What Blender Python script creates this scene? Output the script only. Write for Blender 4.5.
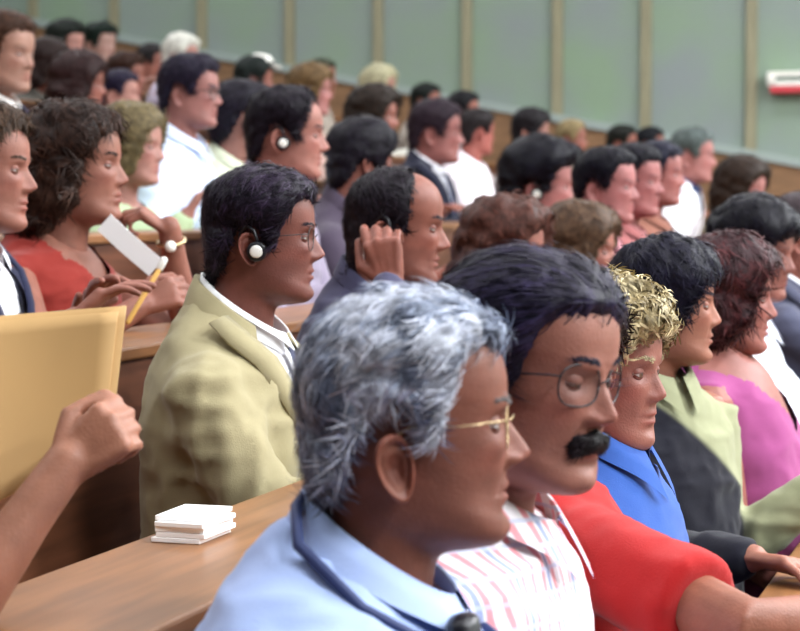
import bpy, math, random
import numpy as np
from mathutils import Vector, Matrix

# ------------------------------------------------------------------ camera, world, lights
for o in list(bpy.data.objects):
    bpy.data.objects.remove(o)
SC = bpy.context.scene
COL = SC.collection
W_PX, H_PX, F_PX = 800, 631, 2000.0
HORIZON = 205.0
CAM_Z = 1.42
cam_d = bpy.data.cameras.new('camera'); cam = bpy.data.objects.new('camera', cam_d); COL.objects.link(cam)
cam_d.sensor_fit = 'HORIZONTAL'; cam_d.sensor_width = 36.0
cam_d.lens = 36.0 * F_PX / W_PX
PITCH = math.atan((H_PX / 2 - HORIZON) / F_PX)
cam.location = (0, 0, CAM_Z)
cam.rotation_euler = (math.pi / 2 - PITCH, 0, 0)
cam_d.clip_start = 0.05; cam_d.clip_end = 100
cam_d.dof.use_dof = True; cam_d.dof.focus_distance = 2.9; cam_d.dof.aperture_fstop = 6.8
SC.camera = cam

world = bpy.data.worlds.new('world'); SC.world = world; world.use_nodes = True
bg = world.node_tree.nodes['Background']
bg.inputs[0].default_value = (0.80, 0.86, 1.0, 1); bg.inputs[1].default_value = 0.07

SC.view_settings.view_transform = 'Standard'; SC.view_settings.look = 'None'
SC.view_settings.exposure = 0.20; SC.view_settings.gamma = 1.0
SC.view_settings.use_curve_mapping = False

ROW_ANG = math.atan2(0.325, 1.0)            # rows run (0.325, 1): the hall is turned 18 degrees against the view
FACE_YAW = -ROW_ANG                          # direction that the audience faces
CA, SA = math.cos(FACE_YAW), math.sin(FACE_YAW)
FWD = Vector((CA, SA, 0)); ALONG = Vector((-SA, CA, 0))
PITCH_ROW, RISE, HIP0 = 0.713, 0.185, -0.709
def hall(a, b, z=0.0):                       # a: towards the stage, b: along the rows
    v = FWD * a + ALONG * b
    return Vector((v.x, v.y, z))
WALL_B = 15.4
CEIL_Z = 5.3
LAMP_SPOTS = [(a, b) for a in (-7.5, -4.9, -2.3, 0.3, 2.9, 5.5) for b in (0.8, 3.9, 7.0, 10.1, 13.2)]
LAMP_W = {-7.5: 30, -4.9: 26, -2.3: 26, 0.3: 40, 2.9: 210, 5.5: 260}

# ------------------------------------------------------------------ helpers
def lin(c):
    return tuple(((x / 255) / 12.92 if x / 255 <= 0.04045 else (((x / 255) + 0.055) / 1.055) ** 2.4) for x in c)

def px_point(px, py, D):
    xc = (px - W_PX / 2) / F_PX * D
    yc = -(py - H_PX / 2) / F_PX * D
    # depth measured along the view axis
    cp, sp = math.cos(PITCH), math.sin(PITCH)
    return Vector((xc, D * cp + yc * sp, CAM_Z - D * sp + yc * cp))

def hash3(ix, iy, iz, seed):
    h = (ix.astype(np.int64) * 374761393 + iy.astype(np.int64) * 668265263 + iz.astype(np.int64) * 2147483647 + seed * 1274126177) & 0xffffffff
    h = ((h ^ (h >> 13)) * 1274126177) & 0xffffffff
    h = ((h ^ (h >> 16)) * 2246822519) & 0xffffffff
    h = h ^ (h >> 15)
    return (h & 0xffff) / 65535.0 * 2 - 1

def vnoise(P, scale, seed=0):
    Q = np.asarray(P) * scale + 100.0
    I = np.floor(Q).astype(np.int64); Fr = Q - I
    Fr = Fr * Fr * (3 - 2 * Fr)
    out = 0
    for dx in (0, 1):
        wx = Fr[..., 0] if dx else 1 - Fr[..., 0]
        for dy in (0, 1):
            wy = Fr[..., 1] if dy else 1 - Fr[..., 1]
            for dz in (0, 1):
                wz = Fr[..., 2] if dz else 1 - Fr[..., 2]
                out = out + wx * wy * wz * hash3(I[..., 0] + dx, I[..., 1] + dy, I[..., 2] + dz, seed)
    return out

def sstep(a, b, x):
    t = np.clip((x - a) / (b - a), 0, 1)
    return t * t * (3 - 2 * t)

class MB:
    """collects vertices and faces for one mesh"""
    def __init__(self):
        self.v = []; self.f = []; self.c = []; self.n = 0
    def add(self, verts, faces, col=None):
        verts = np.asarray(verts, float).reshape(-1, 3)
        self.v.append(verts)
        o = self.n
        self.f.extend([tuple(i + o for i in f) for f in faces])
        if col is None: col = np.ones((len(verts), 3))
        else:
            col = np.asarray(col, float)
            if col.ndim == 1: col = np.tile(col, (len(verts), 1))
        self.c.append(col)
        self.n += len(verts)
    def box(self, x0, x1, y0, y1, z0, z1, col=None):
        v = [(x, y, z) for z in (z0, z1) for y in (y0, y1) for x in (x0, x1)]
        self.add(v, [(0, 2, 3, 1), (4, 5, 7, 6), (0, 1, 5, 4), (2, 6, 7, 3), (0, 4, 6, 2), (1, 3, 7, 5)], col)
    def verts(self):
        return np.concatenate(self.v) if self.v else np.zeros((0, 3))
    def mesh(self, name, mat=None, smooth=True):
        me = bpy.data.meshes.new(name)
        V = self.verts()
        me.from_pydata(V.tolist(), [], self.f)
        a = me.color_attributes.new('tint', 'FLOAT_COLOR', 'POINT')
        C = np.concatenate(self.c); C4 = np.ones((len(C), 4)); C4[:, :3] = C
        a.data.foreach_set('color', C4.ravel())
        if smooth: me.polygons.foreach_set('use_smooth', [True] * len(me.polygons))
        if mat: me.materials.append(mat)
        me.update()
        return me
    def build(self, name, mat=None, parent=None, smooth=True, bevel=0.0):
        o = bpy.data.objects.new(name, self.mesh(name, mat, smooth)); COL.objects.link(o)
        if parent: o.parent = parent
        if bevel:
            m = o.modifiers.new('bevel', 'BEVEL'); m.width = bevel; m.segments = 2; m.limit_method = 'ANGLE'
        return o

def grid_faces(nv, nu, wrap=True):
    f = []
    for i in range(nv - 1):
        for j in range(nu if wrap else nu - 1):
            k = (j + 1) % nu
            f.append((i * nu + j, i * nu + k, (i + 1) * nu + k, (i + 1) * nu + j))
    return f

def tube(mb, pts, radii, n=10, col=None, flat=None, up=None, caps=True, capk=1.0):
    """round tube along pts; flat = (scale of the second axis)"""
    P = [Vector(p) for p in pts]
    if caps:
        d0 = (P[0] - P[1]).normalized(); d1 = (P[-1] - P[-2]).normalized()
        r0, r1 = radii[0], radii[-1]
        P = [P[0] + d0 * r0 * .95 * capk, P[0] + d0 * r0 * .6 * capk] + P + [P[-1] + d1 * r1 * .6 * capk, P[-1] + d1 * r1 * .95 * capk]
        radii = [r0 * .25, r0 * .8] + list(radii) + [r1 * .8, r1 * .25]
    rings = []
    ref = Vector(up) if up is not None else None
    prev = None
    for i, p in enumerate(P):
        t = (P[min(i + 1, len(P) - 1)] - P[max(i - 1, 0)]).normalized()
        if ref is not None: a = ref - t * ref.dot(t)
        elif prev is not None: a = prev - t * prev.dot(t)
        else:
            a = Vector((0, 0, 1)) if abs(t.z) < .9 else Vector((1, 0, 0)); a = a - t * a.dot(t)
        a.normalize(); prev = a; b = t.cross(a)
        fl = 1.0 if flat is None else flat
        for k in range(n):
            an = 2 * math.pi * k / n
            rings.append(p + (a * math.cos(an) * fl + b * math.sin(an)) * radii[i])
    m = len(P)
    faces = grid_faces(m, n)
    faces.append(tuple(range(n))[::-1]); faces.append(tuple((m - 1) * n + k for k in range(n)))
    mb.add([tuple(v) for v in rings], faces, col)

def ringloft(mb, rings, n=24, p=2.2, col=None, caps=True):
    """rings: (xf,zf,xb,zb,w[,yc]) tilted superellipses"""
    V = []
    for r in rings:
        xf, zf, xb, zb, w = r[:5]; yc = r[5] if len(r) > 5 else 0
        for k in range(n):
            a = 2 * math.pi * k / n
            c, s = math.cos(a), math.sin(a)
            cc = math.copysign(abs(c) ** (2 / p), c); ss = math.copysign(abs(s) ** (2 / p), s)
            V.append(((xf + xb) / 2 + (xf - xb) / 2 * cc, yc + w * ss, (zf + zb) / 2 + (zf - zb) / 2 * cc))
    m = len(rings)
    faces = grid_faces(m, n)
    if caps: faces.append(tuple(range(n))[::-1]); faces.append(tuple((m - 1) * n + k for k in range(n)))
    mb.add(V, faces, col)

def remesh(mb, voxel, smooth=6, fac=.5):
    me = mb.mesh('tmp')
    o = bpy.data.objects.new('tmp', me); COL.objects.link(o)
    m = o.modifiers.new('r', 'REMESH'); m.mode = 'VOXEL'; m.voxel_size = voxel; m.use_smooth_shade = True
    if smooth:
        s = o.modifiers.new('s', 'SMOOTH'); s.factor = fac; s.iterations = smooth
    dg = bpy.context.evaluated_depsgraph_get()
    ev = o.evaluated_get(dg)
    m2 = ev.to_mesh()
    nv = len(m2.vertices)
    V = np.empty(nv * 3); m2.vertices.foreach_get('co', V); V = V.reshape(-1, 3)
    N = np.empty(nv * 3); m2.vertices.foreach_get('normal', N); N = N.reshape(-1, 3)
    F = [tuple(pl.vertices) for pl in m2.polygons]
    ev.to_mesh_clear()
    bpy.data.objects.remove(o); bpy.data.meshes.remove(me)
    return V, N, F

# ------------------------------------------------------------------ materials
MATS = {}
def mat(name, col, rough=.6, noise=0.0, nscale=20, bump=0.0, bscale=200, spec=.5, metal=0.0, sss=0.0, tint=True, alpha=1.0,
        trans=0.0, emit=0.0, sheen=0.0, stretch=None, col2=None):
    if name in MATS: return MATS[name]
    m = bpy.data.materials.new(name); m.use_nodes = True; MATS[name] = m
    nt = m.node_tree; N = nt.nodes; L = nt.links; b = N['Principled BSDF']
    c = lin(col)
    b.inputs['Roughness'].default_value = rough
    b.inputs['Specular IOR Level'].default_value = spec
    b.inputs['Metallic'].default_value = metal
    b.inputs['Alpha'].default_value = alpha
    b.inputs['Transmission Weight'].default_value = trans
    if sheen: b.inputs['Sheen Weight'].default_value = sheen
    tc = N.new('ShaderNodeTexCoord'); vec = tc.outputs['Object']
    if stretch:
        mp = N.new('ShaderNodeMapping'); mp.inputs['Scale'].default_value = stretch
        L.new(vec, mp.inputs['Vector']); vec = mp.outputs['Vector']
    rgb = N.new('ShaderNodeRGB'); rgb.outputs[0].default_value = (*c, 1); out = rgb.outputs[0]
    if noise:
        nz = N.new('ShaderNodeTexNoise'); nz.inputs['Scale'].default_value = nscale; nz.inputs['Detail'].default_value = 4
        L.new(vec, nz.inputs['Vector'])
        mx = N.new('ShaderNodeMix'); mx.data_type = 'RGBA'
        c2 = lin(col2) if col2 else tuple(x * (1 - noise) for x in c)
        mx.inputs[6].default_value = (*[min(1, x * (1 + (0 if col2 else noise * .6))) for x in c], 1); mx.inputs[7].default_value = (*c2, 1)
        rp = N.new('ShaderNodeMapRange'); rp.inputs[1].default_value = .35; rp.inputs[2].default_value = .65
        L.new(nz.outputs['Fac'], rp.inputs[0]); L.new(rp.outputs[0], mx.inputs[0]); out = mx.outputs[2]
    if tint:
        at = N.new('ShaderNodeVertexColor'); at.layer_name = 'tint'
        mu = N.new('ShaderNodeMix'); mu.data_type = 'RGBA'; mu.blend_type = 'MULTIPLY'; mu.inputs[0].default_value = 1
        L.new(out, mu.inputs[6]); L.new(at.outputs['Color'], mu.inputs[7]); out = mu.outputs[2]
    L.new(out, b.inputs['Base Color'])
    if sss:
        b.inputs['Subsurface Weight'].default_value = sss; b.inputs['Subsurface Radius'].default_value = (1, .35, .2)
        b.inputs['Subsurface Scale'].default_value = .006
    if bump:
        n2 = N.new('ShaderNodeTexNoise'); n2.inputs['Scale'].default_value = bscale; n2.inputs['Detail'].default_value = 3
        L.new(vec, n2.inputs['Vector'])
        bp = N.new('ShaderNodeBump'); bp.inputs['Strength'].default_value = bump; bp.inputs['Distance'].default_value = .002
        L.new(n2.outputs['Fac'], bp.inputs['Height']); L.new(bp.outputs[0], b.inputs['Normal'])
    if emit:
        b.inputs['Emission Color'].default_value = (*c, 1); b.inputs['Emission Strength'].default_value = emit
    return m

def skin_mat(rgb):
    rgb = (int(rgb[0] * .87), int(rgb[1] * .83), int(rgb[2] * .90))
    return mat('skin_%d_%d_%d' % rgb, rgb, rough=.5, noise=.14, nscale=28, bump=.3, bscale=300, spec=.35, sss=.12)
def hair_mat(rgb, rough=.48): return mat('hair_%d_%d_%d' % rgb, rgb, rough=rough, noise=.45, nscale=60, bump=.4, bscale=300, spec=.16)
def cloth_mat(rgb): return mat('cloth_%d_%d_%d' % rgb, rgb, rough=.85, noise=.06, nscale=8, bump=.3, bscale=420, spec=.2, sheen=.15)

def checked_shirt_mat():
    m = mat('striped_check_cloth', (236, 232, 236), rough=.85, bump=.2, bscale=400, spec=.2)
    nt = m.node_tree; N = nt.nodes; L = nt.links; b = N['Principled BSDF']
    tc = N.new('ShaderNodeTexCoord')
    def band(axis, freq, lo):
        sep = N.new('ShaderNodeSeparateXYZ'); L.new(tc.outputs['Object'], sep.inputs[0])
        a = N.new('ShaderNodeMath'); a.operation = 'MULTIPLY'; a.inputs[1].default_value = freq; L.new(sep.outputs[axis], a.inputs[0])
        s = N.new('ShaderNodeMath'); s.operation = 'SINE'; L.new(a.outputs[0], s.inputs[0])
        g = N.new('ShaderNodeMath'); g.operation = 'GREATER_THAN'; g.inputs[1].default_value = lo; L.new(s.outputs[0], g.inputs[0])
        return g.outputs[0]
    prev = b.inputs['Base Color'].links[0].from_socket
    for axis, freq, lo, col in ((1, 330, .45, (232, 120, 130)), (1, 110, .93, (120, 140, 190)), (2, 240, .85, (196, 204, 228))):
        mx = N.new('ShaderNodeMix'); mx.data_type = 'RGBA'; mx.inputs[7].default_value = (*lin(col), 1)
        sc = N.new('ShaderNodeMath'); sc.operation = 'MULTIPLY'; sc.inputs[1].default_value = .75
        L.new(band(axis, freq, lo), sc.inputs[0]); L.new(sc.outputs[0], mx.inputs[0])
        L.new(prev, mx.inputs[6]); prev = mx.outputs[2]
    L.new(prev, b.inputs['Base Color'])
    return m

WOOD = mat('desk_wood', (134, 90, 54), rough=.38, noise=.25, nscale=3, stretch=(14, 1.2, 14), tint=False, spec=.5)
WOOD_D = mat('panel_wood', (98, 58, 38), rough=.45, noise=.3, nscale=3, stretch=(14, 1.2, 14), tint=False)
PAPER = mat('white_paper', (250, 250, 250), rough=.8, tint=False)
BLACK = mat('black_plastic', (16, 16, 24), rough=.4, tint=False)
WHITE_P = mat('white_plastic', (240, 238, 230), rough=.4, tint=False)
METAL = mat('gold_metal', (200, 180, 140), rough=.3, metal=1, tint=False)
GLASS = mat('lens_glass', (255, 255, 255), rough=.02, tint=False)
def _thin_glass(m):
    nt = m.node_tree; N = nt.nodes; L = nt.links
    tr = N.new('ShaderNodeBsdfTransparent'); tr.inputs[0].default_value = (.93, .95, .96, 1)
    gl = N.new('ShaderNodeBsdfGlossy'); gl.inputs['Roughness'].default_value = .03
    mx = N.new('ShaderNodeMixShader'); mx.inputs[0].default_value = .06; L.new(tr.outputs[0], mx.inputs[1]); L.new(gl.outputs[0], mx.inputs[2])
    L.new(mx.outputs[0], N['Material Output'].inputs[0])
_thin_glass(GLASS)

def tag(o, label, cat, group=None, kind=None):
    if label: o['label'] = label
    if cat: o['category'] = cat
    if group: o['group'] = group
    if kind: o['kind'] = kind
    return o
def struct(o, label=None):
    o['kind'] = 'structure'
    if label: o['label'] = label
    return o
def empty(name, loc, rz=0):
    o = bpy.data.objects.new(name, None); COL.objects.link(o); o.location = loc; o.rotation_euler = (0, 0, rz)
    o.empty_display_size = .1
    return o

# ------------------------------------------------------------------ the hall
CARPET = mat('floor_carpet', (92, 70, 62), rough=.9, noise=.3, nscale=30, bump=.4, tint=False)
WALL_G = mat('wall_panel_green', (130, 152, 128), rough=.75, noise=.10, nscale=1.3, tint=False, col2=(132, 142, 142))
WALL_BASE = mat('wall_joint', (96, 110, 96), rough=.8, tint=False)
BATTEN = mat('batten_wood', (142, 138, 112), rough=.6, noise=.15, nscale=3, stretch=(10, 10, 1), tint=False)
DADO = mat('dado_wood', (132, 98, 68), rough=.55, noise=.2, nscale=2.5, stretch=(1.5, 10, 10), tint=False)
RAIL = mat('dado_rail_paint', (150, 162, 158), rough=.5, tint=False)
CEILM = mat('ceiling_paint', (165, 165, 160), rough=.9, tint=False)
PLASTER = mat('plaster', (170, 176, 165), rough=.9, tint=False)

def zfloor(j): return RISE * j
def hip_a(j): return HIP0 - PITCH_ROW * j
A_BACK, A_FRONT = -10.5, 6.6
# stepped floor: one tier for each row
fl = MB()
JMAX = 9
for j in range(-2, JMAX + 1):
    a0 = hip_a(j) - .20 if j < JMAX else A_BACK
    a1 = hip_a(j) + .513 if j > -2 else A_FRONT
    z = zfloor(j)
    fl.box(a0, a1, -1.2, WALL_B, z - (.30 if j > -2 else .12), z)
o = fl.build('floor', CARPET, None, smooth=False); o.rotation_euler = (0, 0, FACE_YAW); struct(o, 'brown carpeted stepped floor of the auditorium')

wall = empty('wall_far', hall(0, WALL_B), FACE_YAW); struct(wall, 'green panelled side wall with wooden battens')
w = MB(); w.box(A_BACK, A_FRONT, .03, .15, -.6, CEIL_Z); w.build('backing', WALL_BASE, wall, smooth=False)
def wall_a(px):                                  # where the ray of a pixel column meets the far wall
    dx = (px - 400) / F_PX
    d = Vector((dx, 1, 0)); t = WALL_B / d.dot(ALONG)
    return (d * t).dot(FWD), t
bat = [wall_a(p)[0] for p in (117, 204, 291, 379, 467, 557, 645, 750)]
step = (bat[-1] - bat[0]) / 7
bat = [bat[0] - step * k for k in range(9, 0, -1)] + bat + [bat[-1] + step * k for k in range(1, 5)]
bat = [a for a in bat if A_BACK + .1 < a < A_FRONT - .1]
a1_, t1_ = wall_a(500); a2_, t2_ = wall_a(800)
z1_ = CAM_Z + (HORIZON - 108) * t1_ / F_PX; z2_ = CAM_Z + (HORIZON - 163) * t2_ / F_PX
DADO_S = (z2_ - z1_) / (a2_ - a1_)
def dado_z(a): return z1_ + DADO_S * (a - a1_)
edges = [A_BACK] + bat + [A_FRONT]
def slab(name, m, a0, a1, zb0, zb1, zt0, zt1, y0, y1, parent, bevel=.0):
    s = MB()
    s.add([(a0, y0, zb0), (a1, y0, zb1), (a1, y0, zt1), (a0, y0, zt0), (a0, y1, zb0), (a1, y1, zb1), (a1, y1, zt1), (a0, y1, zt0)],
          [(0, 1, 2, 3), (5, 4, 7, 6), (4, 0, 3, 7), (1, 5, 6, 2), (3, 2, 6, 7), (4, 5, 1, 0)])
    return s.build(name, m, parent, smooth=False, bevel=bevel)
for a0, a1 in zip(edges[:-1], edges[1:]):
    slab('panel', WALL_G, a0 + .004, a1 - .004, dado_z(a0) + .03, dado_z(a1) + .03, CEIL_Z, CEIL_Z, 0, .035, wall)
    slab('wainscot_panel', DADO, a0 + .003, a1 - .003, max(-.6, dado_z(a0) - 2.2), max(-.6, dado_z(a1) - 2.2), dado_z(a0) - .03, dado_z(a1) - .03, -.02, .035, wall)
for a in bat:
    s = MB(); s.box(a - .042, a + .042, -.035, .01, dado_z(a) + .02, CEIL_Z); s.build('batten', BATTEN, wall, smooth=False, bevel=.004)
slab('trim_1', RAIL, A_BACK, A_FRONT, dado_z(A_BACK) - .035, dado_z(A_FRONT) - .035, dado_z(A_BACK) + .03, dado_z(A_FRONT) + .03, -.05, .04, wall).name = 'dado_rail'

c = MB(); c.box(A_BACK, A_FRONT, -1.2, WALL_B, CEIL_Z, CEIL_Z + .15)
o = c.build('ceiling', CEILM, None, smooth=False); o.rotation_euler = (0, 0, FACE_YAW); struct(o)
c = MB(); c.box(A_BACK - .15, A_BACK, -1.2, WALL_B, -.6, CEIL_Z)
o = c.build('wall_rear', PLASTER, None, smooth=False); o.rotation_euler = (0, 0, FACE_YAW); struct(o)
c = MB(); c.box(A_FRONT, A_FRONT + .15, -1.2, WALL_B, -.6, CEIL_Z)
o = c.build('wall_front', PLASTER, None, smooth=False); o.rotation_euler = (0, 0, FACE_YAW); struct(o)

# ceiling lights (the hall's fluorescent fittings, above the frame)
LAMPM = mat('lamp_diffuser', (255, 255, 255), rough=.5, tint=False, emit=6.0)
hm = MB(); hm.box(-.32, .32, -.66, .66, -.05, 0); hm_me = hm.mesh('housing', WHITE_P, smooth=False)
dm = MB(); dm.box(-.28, .28, -.62, .62, -.058, -.05); dm_me = dm.mesh('diffuser', LAMPM, smooth=False)
for k, (a, b) in enumerate(LAMP_SPOTS):
    t = empty('ceiling_light', hall(a, b, CEIL_Z), FACE_YAW)
    tag(t, 'white rectangular fluorescent light fitting on the auditorium ceiling', 'ceiling light', 'ceiling light fittings')
    for me in (hm_me, dm_me):
        p = bpy.data.objects.new(me.name.split('.')[0], me); COL.objects.link(p); p.parent = t
    ld = bpy.data.lights.new('fluorescent_light', 'AREA'); ld.shape = 'RECTANGLE'; ld.size = .56; ld.size_y = 1.24
    ld.energy = LAMP_W[a] * (.8 if b > 12 else 1); ld.color = (.93, .96, 1.0)
    lo = bpy.data.objects.new('fluorescent_light', ld); COL.objects.link(lo); lo.parent = t; lo.location = (0, 0, -.07)

# wall sign at the right of the frame
aw, tw = wall_a(768)
zs = CAM_Z + (HORIZON - 83) * tw / F_PX
sg = empty('wall_sign', hall(aw + .22, WALL_B - .05, zs), FACE_YAW)
tag(sg, 'small white and red illuminated box sign fixed to green wall', 'sign')
SIGN_R = mat('sign_red', (196, 60, 70), rough=.5, tint=False)
s = MB(); s.box(-.22, .26, -.09, .04, .035, .07); s.box(-.22, -.16, -.09, .04, -.03, .035); s.box(-.22, .26, -.09, .04, -.035, .0); s.build('housing', WHITE_P, sg, smooth=False)
s = MB(); s.box(-.17, .25, -.07, .04, -.0, .04); s.build('front_panel', mat('sign_grey', (110, 130, 118), tint=False), sg, smooth=False)
s = MB(); s.box(-.2, .26, -.088, .04, -.085, -.036); s.build('red_strip', SIGN_R, sg, smooth=False)

# benches with the desk of each row
B0, B1 = .55, WALL_B - .35
ROWN = ['front', 'second', 'third', 'fourth', 'fifth', 'sixth', 'seventh', 'eighth', 'ninth']
for j in range(0, 9):
    t = empty('bench_desk', hall(hip_a(j), 0, zfloor(j)), FACE_YAW)
    tag(t, 'long brown wooden bench and desk under the %s row of listeners' % ROWN[j], 'bench')
    s = MB(); s.box(-.17, .22, B0, B1, .405, .44); s.build('seat', WOOD_D, t, smooth=False, bevel=.008)
    s = MB(); s.box(.27, .535, B0, B1, .765, .79); s.build('desk_top', WOOD, t, smooth=False, bevel=.005)
    s = MB(); s.box(.50, .522, B0, B1, -.10 if j else 0.0, .765); s.build('front_panel', WOOD_D, t, smooth=False)
    s = MB(); s.box(.31, .50, B0, B1, .63, .645); s.build('shelf', WOOD_D, t, smooth=False)
    sup = MB(); sup.box(-.12, .16, -.02, .02, 0, .405); me = sup.mesh('support', WOOD_D, smooth=False)
    b = B0 + .3
    while b < B1:
        p = bpy.data.objects.new('support', me); COL.objects.link(p); p.parent = t; p.location = (0, b, 0)
        b += 1.6
# back rest of the last row
# ------------------------------------------------------------------ heads
HEAD_RINGS = np.array([
    (.020, -.235, -.110, -.190, .068, 2.0), (.020, -.192, -.100, -.142, .059, 2.0), (.022, -.157, -.093, -.102, .0565, 2.0), (.030, -.133, -.090, -.076, .058, 2.05),
    (.062, -.127, -.092, -.060, .062, 2.15), (.084, -.1225, -.094, -.048, .0645, 2.2), (.0935, -.114, -.096, -.040, .066, 2.25), (.0945, -.102, -.0975, -.032, .0675, 2.3),
    (.0925, -.088, -.0985, -.024, .0685, 2.3), (.0930, -.076, -.0995, -.018, .069, 2.3), (.0935, -.0685, -.1, -.012, .0695, 2.3), (.0940, -.0615, -.1005, -.006, .070, 2.3),
    (.0945, -.050, -.101, 0, .0705, 2.3), (.0945, -.040, -.1015, .006, .071, 2.3), (.0945, -.028, -.102, .012, .0715, 2.3), (.0935, -.012, -.1025, .020, .0725, 2.3),
    (.0925, .004, -.103, .028, .074, 2.3), (.0940, .018, -.1025, .036, .0755, 2.3), (.0955, .030, -.102, .044, .077, 2.3), (.0945, .050, -.100, .056, .078, 2.25),
    (.0885, .070, -.095, .070, .077, 2.2), (.076, .090, -.084, .087, .070, 2.1), (.055, .1055, -.064, .103, .055, 2.0), (.030, .1145, -.038, .1135, .034, 2.0), (.006, .1185, -.014, .1180, .011, 2.0), (-.003, .119, -.005, .119, .001, 2.0)])

def head_grid(nv, nu, face):
    tt = np.linspace(0, len(HEAD_RINGS) - 1, 1200)
    # Catmull-Rom of the ring table
    n = len(HEAD_RINGS); i = np.clip(np.floor(tt).astype(int), 0, n - 2); fr = (tt - i)[:, None]
    p0 = HEAD_RINGS[np.clip(i - 1, 0, n - 1)]; p1 = HEAD_RINGS[i]; p2 = HEAD_RINGS[i + 1]; p3 = HEAD_RINGS[np.clip(i + 2, 0, n - 1)]
    R = .5 * ((2 * p1) + (-p0 + p2) * fr + (2 * p0 - 5 * p1 + 4 * p2 - p3) * fr ** 2 + (-p0 + 3 * p1 - 3 * p2 + p3) * fr ** 3)
    # even spacing by front arc length (extra samples on the face)
    d = np.hypot(np.diff(R[:, 0]), np.diff(R[:, 1])) + .6 * np.hypot(np.diff(R[:, 2]), np.diff(R[:, 3]))
    zf = (R[1:, 1] + R[:-1, 1]) / 2
    d = d * (1 + .9 * ((zf > -.125) & (zf < .035)))
    s = np.concatenate([[0], np.cumsum(d)]); u = np.linspace(0, s[-1], nv)
    R = np.stack([np.interp(u, s, R[:, k]) for k in range(6)], 1)
    uu = np.linspace(-math.pi, math.pi, nu, endpoint=False)
    phi = uu - .42 * np.sin(uu)
    c, sn = np.cos(phi)[None], np.sin(phi)[None]
    pw = R[:, 5][:, None]
    cc = np.sign(c) * np.abs(c) ** (2 / pw); ss = np.sign(sn) * np.abs(sn) ** (2 / pw)
    X = (R[:, 0] + R[:, 2])[:, None] / 2 + (R[:, 0] - R[:, 2])[:, None] / 2 * cc
    Y = R[:, 4][:, None] * ss
    Z = (R[:, 1] + R[:, 3])[:, None] / 2 + (R[:, 1] - R[:, 3])[:, None] / 2 * np.cos(phi)[None]
    front = (X > .02).astype(float) * sstep(.02, .06, X)
    ay = np.abs(Y)
    g = lambda v, m, s_: np.exp(-((v - m) / s_) ** 2)
    ns = face.get('nose', 1.0)
    nz = np.interp(Z, [-.0475, -.043, -.0385, -.034, -.029, -.022, -.012, -.002, .008, .02], [0, .008, .0165, .0225, .0235, .0195, .0135, .0075, .0035, 0])
    nw = np.interp(Z, [-.045, -.034, -.02, 0, .02], [.0115, .0115, .0085, .0065, .009])
    dx = ns * nz * np.exp(-(ay / nw) ** 2)
    dx += ns * .0085 * g(ay, .0135, .0065) * g(Z, -.0375, .0065)
    dx += -.0068 * g(ay, .031, .0165) * g(Z, .001, .0115)
    dx += face.get('brow', 1.0) * .0045 * g(ay, .026, .020) * g(Z, .0195, .008)
    dx += .0035 * g(ay, .043, .016) * g(Z, -.020, .014)
    dx += -.004 * g(ay, .046, .014) * g(Z, -.062, .02) * face.get('hollow', 1.0)
    lp = face.get('lips', 1.0)
    dx += lp * .0050 * g(ay, .0, .018) * g(Z, -.0620, .0045)
    dx += lp * .0055 * g(ay, .0, .0155) * g(Z, -.0755, .0055)
    dx += -.0040 * g(ay, .0, .021) * g(Z, -.0688, .0019)
    dx += -.0028 * g(ay, .0, .019) * g(Z, -.0875, .006)
    dx += face.get('chin', 1.0) * .0050 * g(ay, .0, .017) * g(Z, -.105, .010)
    # crease from the nostril to the corner of the mouth
    cr = np.abs(ay - (.017 + (-.036 - Z) * .42))
    dx += -.0024 * face.get('age', 1.0) * np.exp(-(cr / .004) ** 2) * sstep(-.075, -.06, Z) * sstep(-.030, -.040, Z)
    X = X + dx * front
    jw = face.get('jaw', 1.0)
    Y = Y * (1 + (jw - 1) * sstep(-.03, -.09, Z) * sstep(-.16, -.12, Z))
    Y = Y * face.get('wide', 1.0)
    P = np.stack([X, Y, Z], -1)
    return P, phi

def grid_normals(P):
    du = np.roll(P, -1, 1) - np.roll(P, 1, 1)
    dv = np.empty_like(P); dv[1:-1] = P[2:] - P[:-2]; dv[0] = P[1] - P[0]; dv[-1] = P[-1] - P[-2]
    N = np.cross(du, dv); l = np.linalg.norm(N, axis=-1, keepdims=True)
    N = N / np.maximum(l, 1e-9)
    N[-1] = (0, 0, 1)
    return N

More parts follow.
